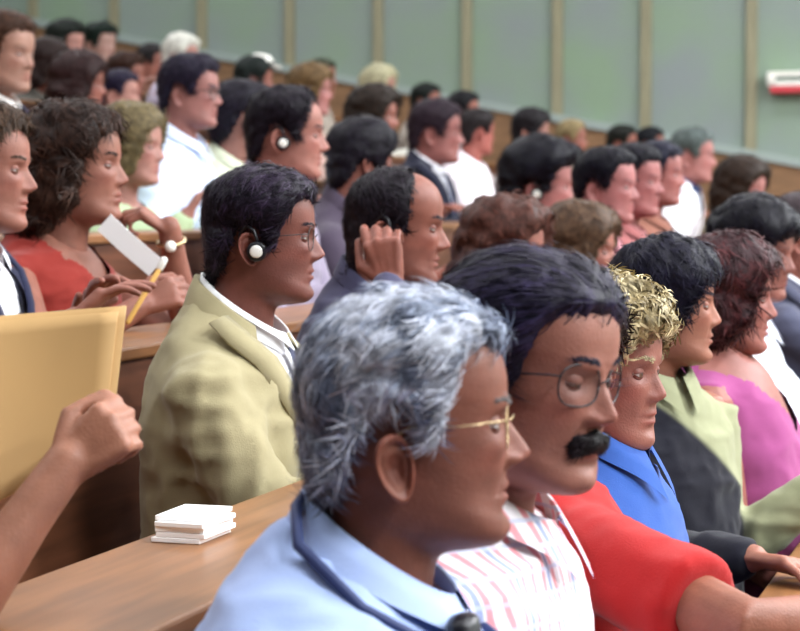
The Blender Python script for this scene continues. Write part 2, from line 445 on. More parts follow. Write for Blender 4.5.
ZH = {  # hair line: height of the lower edge by angle from the nose
    'short':    [(0, .074), (25, .074), (45, .068), (58, .056), (66, .036), (72, .000), (78, -.024), (84, .0), (92, .022), (108, .024), (120, -.012), (135, -.058), (180, -.088)],
    'full':     [(0, .066), (25, .066), (45, .060), (56, .048), (63, .030), (69, -.004), (77, -.030), (84, -.004), (92, .016), (108, .016), (120, -.022), (135, -.070), (180, -.098)],
    'temple':   [(0, .066), (28, .068), (42, .070), (54, .068), (63, .056), (70, .028), (75, -.004), (80, -.022), (86, .0), (93, .018), (108, .016), (120, -.022), (135, -.070), (180, -.098)],
    'receding': [(0, .094), (20, .100), (38, .088), (52, .060), (64, .020), (74, -.027), (84, .0), (92, .022), (108, .024), (120, -.015), (135, -.060), (180, -.088)],
    'bald':     [(0, .2), (45, .2), (58, .06), (66, .005), (76, -.022), (84, .0), (92, .022), (108, .024), (120, -.012), (135, -.058), (180, -.085)],
    'crown':    [(0, .2), (40, .2), (55, .065), (64, .010), (74, -.022), (84, .0), (92, .022), (108, .024), (120, -.012), (135, -.058), (180, -.085)],
    'bob':      [(0, .060), (25, .052), (42, .030), (54, -.027), (64, -.075), (80, -.105), (120, -.12), (180, -.14)],
    'long':     [(0, .070), (25, .066), (42, .058), (56, .036), (66, .005), (75, -.05), (86, -.14), (120, -.17), (180, -.185)],
    'fringe':   [(0, .036), (25, .034), (42, .022), (54, -.005), (64, -.045), (80, -.075), (100, -.085), (130, -.10), (180, -.115)],
    'crop':     [(0, .052), (22, .050), (38, .040), (52, .020), (62, -.018), (74, -.045), (84, -.03), (95, -.01), (110, -.015), (122, -.05), (140, -.085), (180, -.105)],
}
THICK = {'short': (.020, .014, .017), 'full': (.028, .020, .024), 'receding': (.016, .012, .015), 'bald': (.0, .010, .010), 'temple': (.026, .018, .023), 'crown': (.007, .012, .012), 'bob': (.032, .034, .040),
         'long': (.032, .036, .044), 'fringe': (.030, .026, .034), 'crop': (.026, .020, .026)}

def rot_mats(yaw, pitch, roll, w):
    """per vertex rotation matrices with angles scaled by w"""
    y, p, r = yaw * w, pitch * w, roll * w
    cy, sy, cp, sp, cr, sr = np.cos(y), np.sin(y), np.cos(p), np.sin(p), np.cos(r), np.sin(r)
    M = np.empty(w.shape + (3, 3))
    M[..., 0, 0] = cy * cp; M[..., 0, 1] = cy * sp * sr - sy * cr; M[..., 0, 2] = cy * sp * cr + sy * sr
    M[..., 1, 0] = sy * cp; M[..., 1, 1] = sy * sp * sr + cy * cr; M[..., 1, 2] = sy * sp * cr - cy * sr
    M[..., 2, 0] = -sp; M[..., 2, 1] = cp * sr; M[..., 2, 2] = cp * cr
    return M

class HeadPose:
    def __init__(s, pos, yaw, pitch, roll, scale):
        s.pos = np.array(pos); s.a = (yaw, pitch, roll); s.s = scale
        s.piv = np.array((-.025, 0, -.085))
    def __call__(s, P):
        P = np.asarray(P, float)
        w = sstep(-.215, -.115, P[..., 2])
        sc = 1 + (s.s - 1) * w
        M = rot_mats(*s.a, w)
        Q = np.einsum('...ij,...j->...i', M, P - s.piv) + s.piv
        return Q * sc[..., None] + s.pos
    def pt(s, p): return Vector(s(np.array([p]))[0])
    def dr(s, d):
        M = rot_mats(*s.a, np.array([1.0]))[0]
        return Vector(M @ np.array(d))

def ear_grid(mb, side, pose, n=26, k=11, size=1.0, base=.0735, wide=1.0, dz=0.0):
    prof_r = [0, .2, .4, .58, .7, .8, .9, 1.0, 1.06, 1.0, .8]
    prof_h = [.001, .0015, .0035, .0075, .0060, .0085, .0135, .0135, .0085, .002, -.006]
    V = []
    for r, h in zip(prof_r, prof_h):
        for q in range(n):
            a = 2 * math.pi * q / n
            ca, sa = math.cos(a), math.sin(a)
            wd = .0165 * (1 + .22 * sa)                       # broader above, narrow lobe
            u = wd * r * ca; v = .031 * r * sa
            hh = h * (1 - .45 * max(0, ca) - .5 * max(0, -sa) ** 2)
            if r < .95: hh += .002 * math.cos(3 * a) * r
            x = -.014 - u * -1 * 1 if False else -.016 - (-u)
            # u>0 is towards the face
            out = base * wide + hh + .30 * (.0165 - u)
            tilt = -.22
            xx = -.019 + u * math.cos(tilt) + v * math.sin(tilt); zz = -.024 + v * math.cos(tilt) - u * math.sin(tilt)
            V.append((xx - .0, side * out, zz))
    f = grid_faces(len(prof_r), n)
    if side < 0: f = [t[::-1] for t in f]
    V = np.array(V)
    c = np.array((-.019, side * base, -.024)); V = (V - c) * size + c + np.array((0, 0, dz))
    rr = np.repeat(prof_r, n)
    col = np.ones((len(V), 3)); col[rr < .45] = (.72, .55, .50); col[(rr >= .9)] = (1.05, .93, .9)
    mb.add(pose(V), f, col)

def make_head(person, spec, pose, res, rng, mb_body):
    nv, nu = res
    face = spec.get('face', {})
    P, phi = head_grid(nv, nu, face)
    Nn = grid_normals(P)
    if Nn[nv // 2, nu // 2, 0] < 0: Nn = -Nn
    # --- colour of the skin itself: lips, cheeks, beard shadow, brows
    Z = P[..., 2]; ay = np.abs(P[..., 1]); fr = sstep(.03, .06, P[..., 0])
    g = lambda v, m, s_: np.exp(-((v - m) / s_) ** 2)
    col = np.ones(P.shape)
    lipm = fr * np.clip(g(ay, 0, .021) * (g(Z, -.0625, .0045) + g(Z, -.0752, .0052)), 0, 1)
    col *= 1 - lipm[..., None] * np.array((.12, .40, .36))
    red = fr * (g(ay, .045, .018) * g(Z, -.028, .018) + .8 * g(ay, 0, .012) * g(Z, -.032, .01))
    col *= 1 - red[..., None] * np.array((0, .12, .10))
    bs = spec.get('beard', 0)
    if bs:
        bm = bs * sstep(-.034, -.052, Z) * sstep(-.02, .02, P[..., 0]) * sstep(-.15, -.125, Z) * (1 - lipm)
        col *= 1 - bm[..., None] * np.array((.55, .50, .40))
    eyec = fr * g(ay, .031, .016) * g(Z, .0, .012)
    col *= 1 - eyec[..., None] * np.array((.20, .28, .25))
    bro = spec.get('brows', .8)
    hc = np.array(lin(spec['hair'])); sk = np.array(lin(spec['skin']))
    if bro:
        zc = .0205 + .006 * np.sin(np.clip((ay - .008) / .045, 0, 1) * 2.4)
        bm = fr * bro * .7 * g(Z, zc, .0034) * sstep(.009, .015, ay) * sstep(.056, .046, ay)
        tgt = np.clip(np.minimum(hc * 1.3, 1) / sk, 0, 1.2)
        col = col * (1 - bm[..., None]) + bm[..., None] * tgt
    faces = grid_faces(nv, nu)
    mb_body.add(pose(P.reshape(-1, 3)), faces, col.reshape(-1, 3))
    for sd in (-1, 1):
        ear_grid(mb_body, sd, pose, n=26 if nv > 60 else 14, size=spec.get('ear', 1.0), dz=spec.get('ear_dz', 0), wide=face.get('wide', 1.0))
    # --- eyes
    for sd in (-1, 1):
        eyes = MB()
        d = (P[..., 1] - sd * .0315 * face.get('wide', 1.0)) ** 2 + (P[..., 2] - .001) ** 2 + (P[..., 0] < .03) * 1.0
        i = np.unravel_index(np.argmin(d), d.shape)
        R = .0130
        ctr = np.array((P[i][0] - R + .0056, sd * .0315, .001))
        m, n = (12, 16) if nv > 60 else (8, 10)
        V = []; C = []
        for a in np.linspace(0, math.pi * .6, m):
            for k in range(n):
                b = 2 * math.pi * k / n
                V.append(ctr + R * np.array((math.cos(a), math.sin(a) * math.cos(b), math.sin(a) * math.sin(b))))
                C.append((.04, .03, .03) if a < .26 else ((.16, .09, .05) if a < .52 else (.50, .46, .45)))
        look = spec.get('look', (0, 0))
        V = np.array(V) - ctr
        cy, sy = math.cos(look[0]), math.sin(look[0]); cp, sp = math.cos(look[1]), math.sin(look[1])
        V = V @ np.array(((cp, 0, -sp), (0, 1, 0), (sp, 0, cp)))
        V = V @ np.array(((cy, sy, 0), (-sy, cy, 0), (0, 0, 1))) + ctr
        eyes.add(pose(V), grid_faces(m, n), C)
        eyes.build('eye', mat('eyeball', (255, 255, 255), rough=.3, spec=.3), person)
        # lids
        op = spec.get('lid', .14)
        for lo, hi, rr in ((op, 1.9, R + .0014), (-1.7, -.36, R + .0011)):
            V = []; C = []
            for e in np.linspace(lo, hi, 9):
                for q in np.linspace(-1.25, 1.25, 13):
                    ee = e * math.cos(q) ** .7 if lo > -1 else e
                    if lo < -1: ee = e * (math.cos(q) ** .7 if e > -1 else 1)
                    r_ = rr
                    V.append(ctr + r_ * np.array((math.cos(q) * math.cos(ee), sd * -math.sin(q), math.cos(q) * math.sin(ee))))
                    C.append((.80, .68, .66) if abs(e - (lo if lo > -1 else hi)) > .05 else (.30, .2, .2))
            f = grid_faces(9, 13, wrap=False)
            mb_body.add(pose(np.array(V)), f, C)
    # --- hair
    style = spec.get('style', 'short')
    make_hair(person, spec, pose, P, Nn, phi, rng, style, nv)
    if spec.get('moustache'):
        patch_hair(person, 'moustache', spec, pose, P, Nn, rng,
                   lambda X, Y, Zz: sstep(.05, .06, X) * sstep(.036, .030, np.abs(Y) + np.maximum(0, -.050 - Zz) * .3)
                   * sstep(-.0700 - .0, -.066, Zz + np.abs(Y) * .18) * sstep(-.046, -.051, Zz + np.abs(Y) * .28), .0075, 900, .014, spec['moustache'])
    if nv > 60:
        for sd in (-1, 1):
            patch_hair(person, 'eyebrow', spec, pose, P, Nn, rng,
                   lambda X, Y, Zz: sstep(.05, .06, X) * np.exp(-((Zz - .0205 - .006 * np.sin(np.clip((np.abs(Y) - .008) / .045, 0, 1) * 2.4)) / .0030) ** 2)
                   * sstep(.009, .016, Y * sd) * sstep(.054, .044, np.abs(Y)), .0012, 130, .007, spec.get('browcol', spec['hair']))

def strands(mb, S, Nn, D, L, wd, rng, tints, curl=0.3, lift=.002, R=.10, stiff=1.0):
    """thin tapered strips lying along direction D on the points S"""
    n = len(S)
    D = D - Nn * np.sum(D * Nn, 1, keepdims=True)
    D = D + curl * rng.normal(size=D.shape) ; D = D - Nn * np.sum(D * Nn, 1, keepdims=True)
    D /= np.maximum(np.linalg.norm(D, axis=1, keepdims=True), 1e-6)
    B = np.cross(Nn, D)
    Ls = (L * rng.uniform(.5, 1.2, n))[:, None]
    lf = (lift * rng.uniform(-.3, 1.3, n))[:, None]
    pts = []
    bend = rng.normal(size=(n, 1)) * curl * .25
    for t in (0, .35, .7, 1.0):
        q = S + D * Ls * t + B * bend * Ls * t * t - Nn * ((Ls * t) ** 2 / (2 * R)) + Nn * (lf * math.sin(t * math.pi) - .0008 - .0022 * t)
        pts.append(q)
    ws = (.5, 1.0, .8, .05)
    V = np.empty((n, 8, 3))
    for k in range(4):
        V[:, 2 * k] = pts[k] - B * wd * ws[k]; V[:, 2 * k + 1] = pts[k] + B * wd * ws[k]
    F = []
    for i in range(n):
        o = i * 8
        F += [(o, o + 1, o + 3, o + 2), (o + 2, o + 3, o + 5, o + 4), (o + 4, o + 5, o + 7, o + 6)]
    C = np.repeat(tints, 8, 0)
    return V.reshape(-1, 3), F, C

def hair_tints(spec, n, rng, P=None):
    pal = spec.get('streaks', [((1, 1, 1), 1.0)])
    cols = np.array([c for c, _ in pal]); w = np.array([x for _, x in pal]); w = w / w.sum()
    t = cols[rng.choice(len(cols), n, p=w)]
    return t * rng.uniform(.65, 1.35, (n, 1))

def make_hair(person, spec, pose, P, Nn, phi, rng, style, nv):
    X, Y, Z = P[..., 0], P[..., 1], P[..., 2]
    ph = np.degrees(np.abs(phi))[None].repeat(len(P), 0)
    tab = np.array(ZH[style]); zh = np.interp(ph, tab[:, 0], tab[:, 1])
    dz = spec.get('hairline', 0)
    zh = zh + dz * sstep(60, 30, ph)
    seed = spec.get('seed', 1)
    zh = zh + .007 * vnoise(P, 45, seed) + .004 * vnoise(P, 120, seed + 3)
    soft = .016 if style not in ('bob', 'long', 'fringe') else .020
    M = sstep(0, soft, Z - zh)
    if style == 'crown':
        zc = np.interp(ph, [0, 50, 60, 75, 180], [.106, .100, .085, .02, -.2]) + .004 * vnoise(P, 50, seed + 8)
        M = np.maximum(M, sstep(0, .012, Z - zc) * sstep(.012, -.01, X)) * sstep(.03, .005, X - .01)
    if style == 'bald':
        top = np.interp(ph, [45, 70, 100, 140, 180], [.03, .045, .055, .050, .040]) + .006 * vnoise(P, 50, seed + 8)
        M = M * sstep(.018, 0, Z - top)
    if style in ('long', 'bob', 'fringe', 'crop'):
        M = M * sstep(-.1, -.02, Z - zh + .1) 
    t, s, b = [x * spec.get('vol', 1.0) for x in THICK[style]]
    up = sstep(.03, .10, Z); back = sstep(80, 140, ph)
    T = up * t + (1 - up) * (back * b + (1 - back) * s)
    if style in ('long', 'bob'):
        T = T * (1 + .35 * sstep(.04, -.08, Z))
        T = T * (1 - .75 * sstep(-.10, -.18, Z) * (style == 'bob'))
    fq = spec.get('quiff', 0)
    T = T + fq * sstep(55, 15, ph) * sstep(.06, .09, Z)
    am = spec.get('rough', .30)
    nz = am * (vnoise(P, 38, seed + 1) * .7 + vnoise(P * np.array((1, 1, .55)), 95, seed + 2) * .5)
    S = P + Nn * (M * T * (1 + nz))[..., None] - Nn * ((1 - M) * .005)[..., None]
    shp = S.shape; keep = (M > .01)
    k4 = keep | np.roll(keep, -1, 1)
    idx = []
    nvv, nu = M.shape
    for i in range(nvv - 1):
        row = k4[i] | k4[i + 1]
        for q in np.nonzero(row)[0]:
            k = (q + 1) % nu
            idx.append((i * nu + q, i * nu + k, (i + 1) * nu + k, (i + 1) * nu + q))
    if not idx: return
    # one palette colour per clump on the shell
    cl = spec.get('streaks')
    n_ = nvv * nu
    base = np.ones((n_, 3)) * .75
    if cl:
        cols = np.array([c_ for c_, _ in cl]); w = np.array([x for _, x in cl]); cw = np.cumsum(w / w.sum())
        v = vnoise((P * np.array((1, 1, .6))).reshape(-1, 3), spec.get('clump', 70), seed + 5) * .5 + .5 + rng.uniform(-.12, .12, n_)
        v = np.clip((v - .25) / .5, 0, .999)
        base = cols[np.searchsorted(cw, v, side='right').clip(0, len(cols) - 1)] * .85
    mb = MB()
    mb.add(pose(S.reshape(-1, 3)), idx, base)
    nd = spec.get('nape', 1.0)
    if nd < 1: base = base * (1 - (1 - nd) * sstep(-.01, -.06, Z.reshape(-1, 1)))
    # strands on the shell
    ns = spec.get('nstr', 900)
    Ng = grid_normals(S)
    if Ng[nvv // 2, nu // 2, 0] < 0: Ng = -Ng
    # random points weighted by cell area
    du = np.linalg.norm(np.roll(S, -1, 1) - S, axis=-1); dv = np.zeros_like(du); dv[:-1] = np.linalg.norm(S[1:] - S[:-1], axis=-1)
    wgt = (du * dv * (M > .25)).ravel(); wgt /= wgt.sum()
    pick = rng.choice(len(wgt), ns, p=wgt)
    Sp = S.reshape(-1, 3)[pick] + rng.normal(size=(ns, 3)) * .0025; Np = Ng.reshape(-1, 3)[pick]
    whorl = np.array(spec.get('whorl', (-.06, .02, .11)))
    D = Sp - whorl; D[:, 2] = D[:, 2] - .02
    comb = np.array(spec.get('comb', (0, 0, 0)))
    D = D / np.maximum(np.linalg.norm(D, axis=1, keepdims=True), 1e-6) + comb * np.maximum(sstep(.02, .08, Sp[:, 2]), .8 * sstep(-.01, .035, Sp[:, 0]))[:, None]
    tt = hair_tints(spec, ns, rng)
    if cl:
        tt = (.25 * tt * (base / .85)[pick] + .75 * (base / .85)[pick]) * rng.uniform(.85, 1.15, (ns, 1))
    Rl = .088
    V, F, C = strands(mb, Sp, Np, D, spec.get('slen', .035), spec.get('swid', .0016), rng, tt, curl=spec.get('curl', .35), lift=spec.get('lift', .004), R=Rl)
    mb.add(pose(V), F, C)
    mb.build('hair', hair_mat(spec['hair']), person)

def patch_hair(person, name, spec, pose, P, Nn, rng, maskf, thick, ns, slen, colr):
    M = maskf(P[..., 0], P[..., 1], P[..., 2])
    S = P + Nn * (M * thick)[..., None] - Nn * ((1 - M) * .003)[..., None]
    keep = M > .05; nvv, nu = M.shape
    idx = []
    k4 = keep & np.roll(keep, -1, 1)
    for i in range(nvv - 1):
        for q in np.nonzero(k4[i] | k4[i + 1])[0]:
            k = (q + 1) % nu
            idx.append((i * nu + q, i * nu + k, (i + 1) * nu + k, (i + 1) * nu + q))
    if not idx: return
    used = sorted({v for f in idx for v in f}); mp = {v: i for i, v in enumerate(used)}
    mb = MB(); mb.add(pose(S.reshape(-1, 3)[used]), [tuple(mp[v] for v in f) for f in idx], np.ones((len(used), 3)) * .8)
    w = (M.ravel() > .3).astype(float) * M.ravel(); w /= w.sum()
    pick = rng.choice(len(w), ns, p=w)
    Sp = S.reshape(-1, 3)[pick] + rng.normal(size=(ns, 3)) * .0012; Np = Nn.reshape(-1, 3)[pick]
    D = np.zeros((ns, 3)); D[:, 1] = np.sign(Sp[:, 1]) * .8; D[:, 2] = -.8 if name == 'moustache' else .25
    V, F, C = strands(mb, Sp, Np, D, slen, .0008, rng, np.ones((ns, 3)) * rng.uniform(.5, 1.4, (ns, 1)), curl=.25, lift=.002, R=.06)
    mb.add(pose(V), F, C)
    mb.build(name, hair_mat(colr), person)

# ------------------------------------------------------------------ hands and arms
def hand(mb, wrist, d, n, right, curl=(.35, .4, .45, .5), spread=.10, thumb=.5, s=1.0, ncyl=10):
    """wrist: point, d: finger direction, n: palm normal"""
    d = Vector(d).normalized(); n = Vector(n); n = (n - d * n.dot(d)).normalized()
    t = d.cross(n) * (1 if right else -1)
    wv = Vector(wrist)
    # palm with the four knuckle bones on its back
    pts = [wv - d * .012, wv + d * .025 * s, wv + d * .060 * s, wv + d * .086 * s]
    tube(mb, pts, [.026 * s, .033 * s, .040 * s, .039 * s], n=14, flat=.36, up=n, capk=.2)
    for k in range(4):
        off = (.030 - .020 * k) * s
        tube(mb, [wv + d * .02 * s + t * off * .6 - n * .004 * s, wv + d * (.088 - .004 * abs(k - 1)) * s + t * off - n * .004 * s], [.010 * s, .0108 * s], n=8)
    lens = [(.043, .026, .021), (.047, .030, .022), (.043, .028, .021), (.034, .021, .019)]
    tips = []
    for k in range(4):
        off = (.030 - .020 * k)
        base = wv + d * (.088 - .004 * abs(k - 1)) * s + t * off * s
        dirv = (d + t * spread * (1.5 - k) * .6).normalized()
        p = [base - dirv * .02, base]; cur = dirv
        ang = 0
        for q, l in enumerate(lens[k]):
            ang += curl[k] * (1.0 if q == 0 else (1.15 if q == 1 else .8))
            cur = (dirv * math.cos(ang) + n * math.sin(ang)).normalized()
            p.append(p[-1] + cur * l * s)
        r = (.0092, .0092, .0090, .0080)[k] * s
        tube(mb, p, [r * 1.05, r * 1.05, r, r * .95, r * .82], n=ncyl)
        tips.append(p[-1])
    b0 = wv + d * .022 * s + t * .026 * s
    td = (d * .72 + t * .72 + n * .25 * thumb).normalized()
    td2 = (d * .95 + t * (.35 - .5 * thumb) + n * .45 * thumb).normalized()
    p = [b0, b0 + td * .040 * s, b0 + td * .040 * s + td2 * .032 * s, b0 + td * .04 * s + td2 * .056 * s]
    tube(mb, p, [.0145 * s, .0115 * s, .0102 * s, .0085 * s], n=ncyl)
    return tips

def ik(sh, wr, up_l, fo_l, pole):
    sh, wr, pole = Vector(sh), Vector(wr), Vector(pole)
    v = wr - sh; d = v.length
    mx = (up_l + fo_l) * .995
    if d > mx: wr = sh + v * (mx / d); v = wr - sh; d = mx
    dn = v / d
    a = (up_l ** 2 - fo_l ** 2 + d * d) / (2 * d); h = math.sqrt(max(0, up_l ** 2 - a * a))
    pl = (pole - dn * pole.dot(dn)).normalized()
    return sh + dn * a + pl * h, wr

TORSO = [  # relative to the head: xf, zf, xb, zb, half width
    (.036, -.190, -.108, -.092, .070), (.050, -.208, -.136, -.122, .100), (.062, -.238, -.166, -.172, .158), (.076, -.278, -.194, -.236, .188),
    (.088, -.345, -.212, -.32, .192), (.084, -.43, -.218, -.43, .180), (.070, -.54, -.225, -.54, .175), (.060, -.65, -.235, -.66, .185), (.03, -.735, -.21, -.735, .165)]

def make_person(S):
    rng = np.random.default_rng(S.get('seed', 1) * 7 + 3)
    j = S['row']; D = S['D']
    lod = S.get('lod', 2)
    Hw = px_point(S['px'], S['py'], D)
    fwd = S.get('fwd', 0.0)
    byaw = FACE_YAW + math.radians(S.get('byaw', 0))
    R = Matrix.Rotation(byaw, 3, 'Z'); Ri = R.inverted()
    zf = zfloor(j)
    hip = Hw - R @ Vector((.10 + fwd, 0, 0)); hip.z = zf
    root = empty('person', hip, byaw)
    tag(root, S['label'], 'person', 'seated audience')
    def toL(w): return Ri @ (Vector(w) - hip)
    def dirL(w): return Ri @ Vector(w)
    H = toL(Hw)
    ws = S.get('ws', 1.0)           # body width
    yaw = math.radians(S.get('hyaw', -18)) - byaw
    pose = HeadPose(H, yaw, math.radians(S.get('pitch', 3)), math.radians(S.get('roll', 0)), S.get('hs', 1.0))
    S['pose'] = pose; S['root'] = root; S['hipw'] = hip; S['Rm'] = R
    body = MB()
    res = {0: (190, 150), 1: (96, 84), 2: (58, 52)}[lod]
    make_head(root, S, pose, res, rng, body)
    # --- torso
    seat = .44
    k = (H.z - .2 - (seat + .004)) / .535
    UP = S.get('raise_', 0.0); XO = S.get('xoff', 0.0)
    def tz(z): return H.z + z + UP * float(sstep(-.7, -.3, np.array(z))) if z > -.2 else H.z - .2 + (z + .2) * k + UP * float(sstep(-.7, -.3, np.array(z)))
    def sx(x, z): return H.x + XO + x * S.get('depth', 1.0) - fwd * float(sstep(-.16, -.70, np.array(z)))
    def rings(shrink=0.0):
        return [(sx(r[0], r[1]) - shrink, tz(r[1]), sx(r[2], r[3]) + shrink, tz(r[3]), r[4] * ws - shrink) for r in TORSO]
    shp = {}
    for sd, nm in ((-1, 'R'), (1, 'L')):
        shp[nm] = Vector((sx(-.062, -.255), sd * .168 * ws, tz(-.252)))
    g = MB(); ringloft(g, rings(), n=28, p=2.25)
    typ = S.get('wear', 'shirt')
    slv = S.get('sleeve', 'long')
    arms = {}
    skin = MB()
    ncyl = 10
    for nm, sd in (('R', -1), ('L', 1)):
        A = S.get(nm, {})
        if 'wrist_px' in A: wr = toL(px_point(*A['wrist_px']))
        elif 'wrist' in A: wr = Vector(A['wrist'])
        else: wr = Vector((.36 + .03 * rng.uniform(-1, 1), sd * (.11 + .05 * rng.uniform(-1, 1)), .79 + .035))
        pole = Vector(A.get('pole', (-.35, sd * .45, -1)))
        el, wr = ik(shp[nm], wr, .285 * S.get('arm', 1), .255 * S.get('arm', 1), pole)
        if 'd' in A: d = dirL(A['d'])
        else: d = Vector(((wr - el).x, (wr - el).y - sd * .03, -.01 if (wr - el).z < .05 else (wr - el).z))
        n = dirL(A['n']) if 'n' in A else Vector((0, sd * .25, -1))
        arms[nm] = (shp[nm], el, wr, d, n)
        sh = shp[nm]
        m1 = sh.lerp(el, .5); m2 = el.lerp(wr, .35)
        hsz = S.get('hand', 1.0)
        thin = S.get('armr', 1.0)
        if True:
            tube(skin, [sh, m1, el, m2, el.lerp(wr, .75), wr + (wr - el).normalized() * .015], [.050 * thin, .044 * thin, .038 * thin, .037 * thin, .028 * thin, .025 * thin], n=14)
        hand(skin, wr, d, n, nm == 'R', curl=A.get('curl', (.25, .3, .35, .4)), spread=A.get('spread', .12), thumb=A.get('thumb', .4), s=hsz)
        # sleeve
        pad = S.get('pad', .012)
        if slv == 'long':
            tube(g, [sh - Vector((0, sd * .03, 0)), sh, m1, el, m2, el.lerp(wr, .93)], [.068, .066 + pad * .3, .052 + pad, .047 + pad, .043 + pad, .031 + pad], n=14)
        elif slv == 'short':
            tube(g, [sh - Vector((0, sd * .03, 0)), sh, sh.lerp(el, .5 * S.get('slv', .86)), sh.lerp(el, S.get('slv', .86))], [.068, .066, .058 + pad, .056 + pad], n=14, caps=False)
        else:
            tube(g, [sh - Vector((0, sd * .05, -.015)), sh - Vector((0, sd * .012, -.01))], [.062, .050], n=14)
    S['arms'] = arms
    tube(skin, [shp['R'], shp['R'].lerp(shp['L'], .5), shp['L']], [.045, .062, .045], n=14)
    tube(skin, [shp['R'].lerp(shp['L'], .5), Vector((H.x - .045, 0, H.z - .185))], [.055, .052], n=14)
    vox = S.get('vox', {0: .0085, 1: .011, 2: .016}[lod])
    # garment
    V, N, F = remesh(g, vox, smooth=7 if lod < 2 else 4)
    wr_amt = S.get('wrinkle', .006) * (1 if lod < 2 else .7)
    st = np.array((1.0, 1.0, 1.7))
    a = vnoise(V * st, 14, 5 + S.get('seed', 1)); b2 = vnoise(V * st, 30, 9 + S.get('seed', 1))
    V2 = V + N * (wr_amt * (.45 - 1.6 * np.abs(a)) + wr_amt * .45 * (.4 - np.abs(b2)))[:, None]
    if slv == 'long' and lod < 2:
        for nm in 'RL':
            sh_, el_, wr_ = arms[nm][:3]
            ax_ = np.array((wr_ - sh_).normalized()); up_ = np.array((el_ - sh_).normalized()); e_ = np.array(el_)
            q_ = V - e_; dist = np.linalg.norm(q_, axis=1)
            co_ = q_ @ ax_ + .016 * vnoise(V, 16, 31) + .25 * (q_ @ np.cross(ax_, (0, 1, .3)))
            amp = S.get('fold', .004) * (np.exp(-(dist / .12) ** 2) + .6 * np.exp(-(np.linalg.norm(V - np.array(sh_.lerp(el_, .25)), axis=1) / .10) ** 2))
            V2 = V2 + N * (amp * np.clip(np.sin(co_ * 2 * math.pi / .052), -.6, 1))[:, None]
    outer_name = {'shirt': 'shirt', 'tshirt': 'tshirt', 'jacket': 'jacket', 'dress': 'dress', 'blouse': 'blouse'}[typ]
    cut = S.get('vneck', {'shirt': None, 'tshirt': None, 'jacket': (-.42, .085), 'dress': (-.27, .10), 'blouse': (-.25, .075)}[typ])
    Fk = F
    if cut:
        vz, vw = cut
        C = np.array([V2[list(f)].mean(0) for f in F])
        zr = C[:, 2] - H.z; xr = C[:, 0] - H.x; yr = np.abs(C[:, 1])
        zz = np.where(zr < -.2, (zr + .2) / k - .2, zr)
        inside = (xr > -.025) & (yr < vw * np.clip((zz - vz) / (-.17 - vz), 0, 1.3)) & (zz > vz)
        if typ == 'dress': inside |= (xr > -.2) & (yr < .085) & (zr > -.20)
        Fk = [f for f, q in zip(F, inside) if not q]
    gm = MB(); tintc = np.ones((len(V2), 3))
    if S.get('vest'):                   # dark vest on the near half over a pale blouse
        e_ = np.array(arms['L'][0])
        thr = -.045 + 1.15 * np.clip(H.z - .19 - V2[:, 2], -.1, .16)
        vest = sstep(.012, -.012, V2[:, 1] - thr)
        tintc = 1 - vest[:, None] * (1 - np.array(lin(S['vest'])) / np.array(lin(S['cloth'])))
    gm.add(V2, Fk, tintc)
    cm = S['mat'] if 'mat' in S else cloth_mat(S['cloth'])
    outer = gm.build(outer_name, cm, root)
    # layer under a V neck: shirt under a jacket, skin under a dress
    if cut:
        u = MB(); ringloft(u, rings(.009), n=24, p=2.25)
        if typ == 'jacket':
            V, N, F = remesh(u, .014, smooth=4); us = MB(); us.add(V, F); us.build('shirt', cloth_mat(S.get('under', (240, 240, 245))), root)
        else:
            V, N, F = remesh(u, .014, smooth=4); body.add(V, F)
    # skin of the arms
    V, N, F = remesh(skin, {0: .0042, 1: .0042 if not S.get('farhand') else .006, 2: .0075}[lod], smooth=3)
    body.add(V, F, np.array((1.0, .96, .95)))
    body.build('body', skin_mat(S['skin']), root)
    # collar
    def collar(name, m_, lo, hi, table, out=0.0, pt_k=1.0):
        cb = MB(); n = 36; rr = []
        for (xf, zf_, xb, zb, w_, pt) in table:
            for q in np.linspace(math.radians(lo), math.radians(hi), n):
                c_, s_ = math.cos(q), math.sin(q); qq = min(q % (2 * math.pi), 2 * math.pi - q % (2 * math.pi))
                pk = pt * pt_k * math.exp(-(qq / .45) ** 2)
                rr.append((H.x + XO + (xf + xb) / 2 + ((xf - xb) / 2 + out) * c_ + pk * .5, (w_ + out) * s_, H.z + UP + (zf_ + zb) / 2 + (zf_ - zb) / 2 * c_ - pk))
        cb.add(rr, grid_faces(len(table), n, wrap=False))
        return cb.build(name, m_, root)
    CT = ((.046, -.205, -.104, -.098, .072, 0), (.043, -.172, -.106, -.066, .066, 0), (.047, -.170, -.110, -.064, .069, 0), (.060, -.190, -.122, -.084, .079, .018), (.070, -.208, -.130, -.102, .088, .034))
    if typ == 'shirt' and S.get('collar', True): collar('collar', cm, 10, 350, CT)
    if typ == 'jacket':
        so = collar('shirt_collar', cloth_mat(S.get('under', (240, 240, 245))), 10, 350, CT[:3] + ((.056, -.184, -.112, -.076, .073, .022),))
        JT = ((.05, -.20, -.110, -.090, .072, 0), (.05, -.185, -.116, -.068, .074, 0), (.055, -.190, -.122, -.068, .079, 0), (.070, -.215, -.134, -.096, .094, 0), (.076, -.235, -.142, -.122, .106, 0))
        collar('jacket_collar', cm, 62, 298, JT)
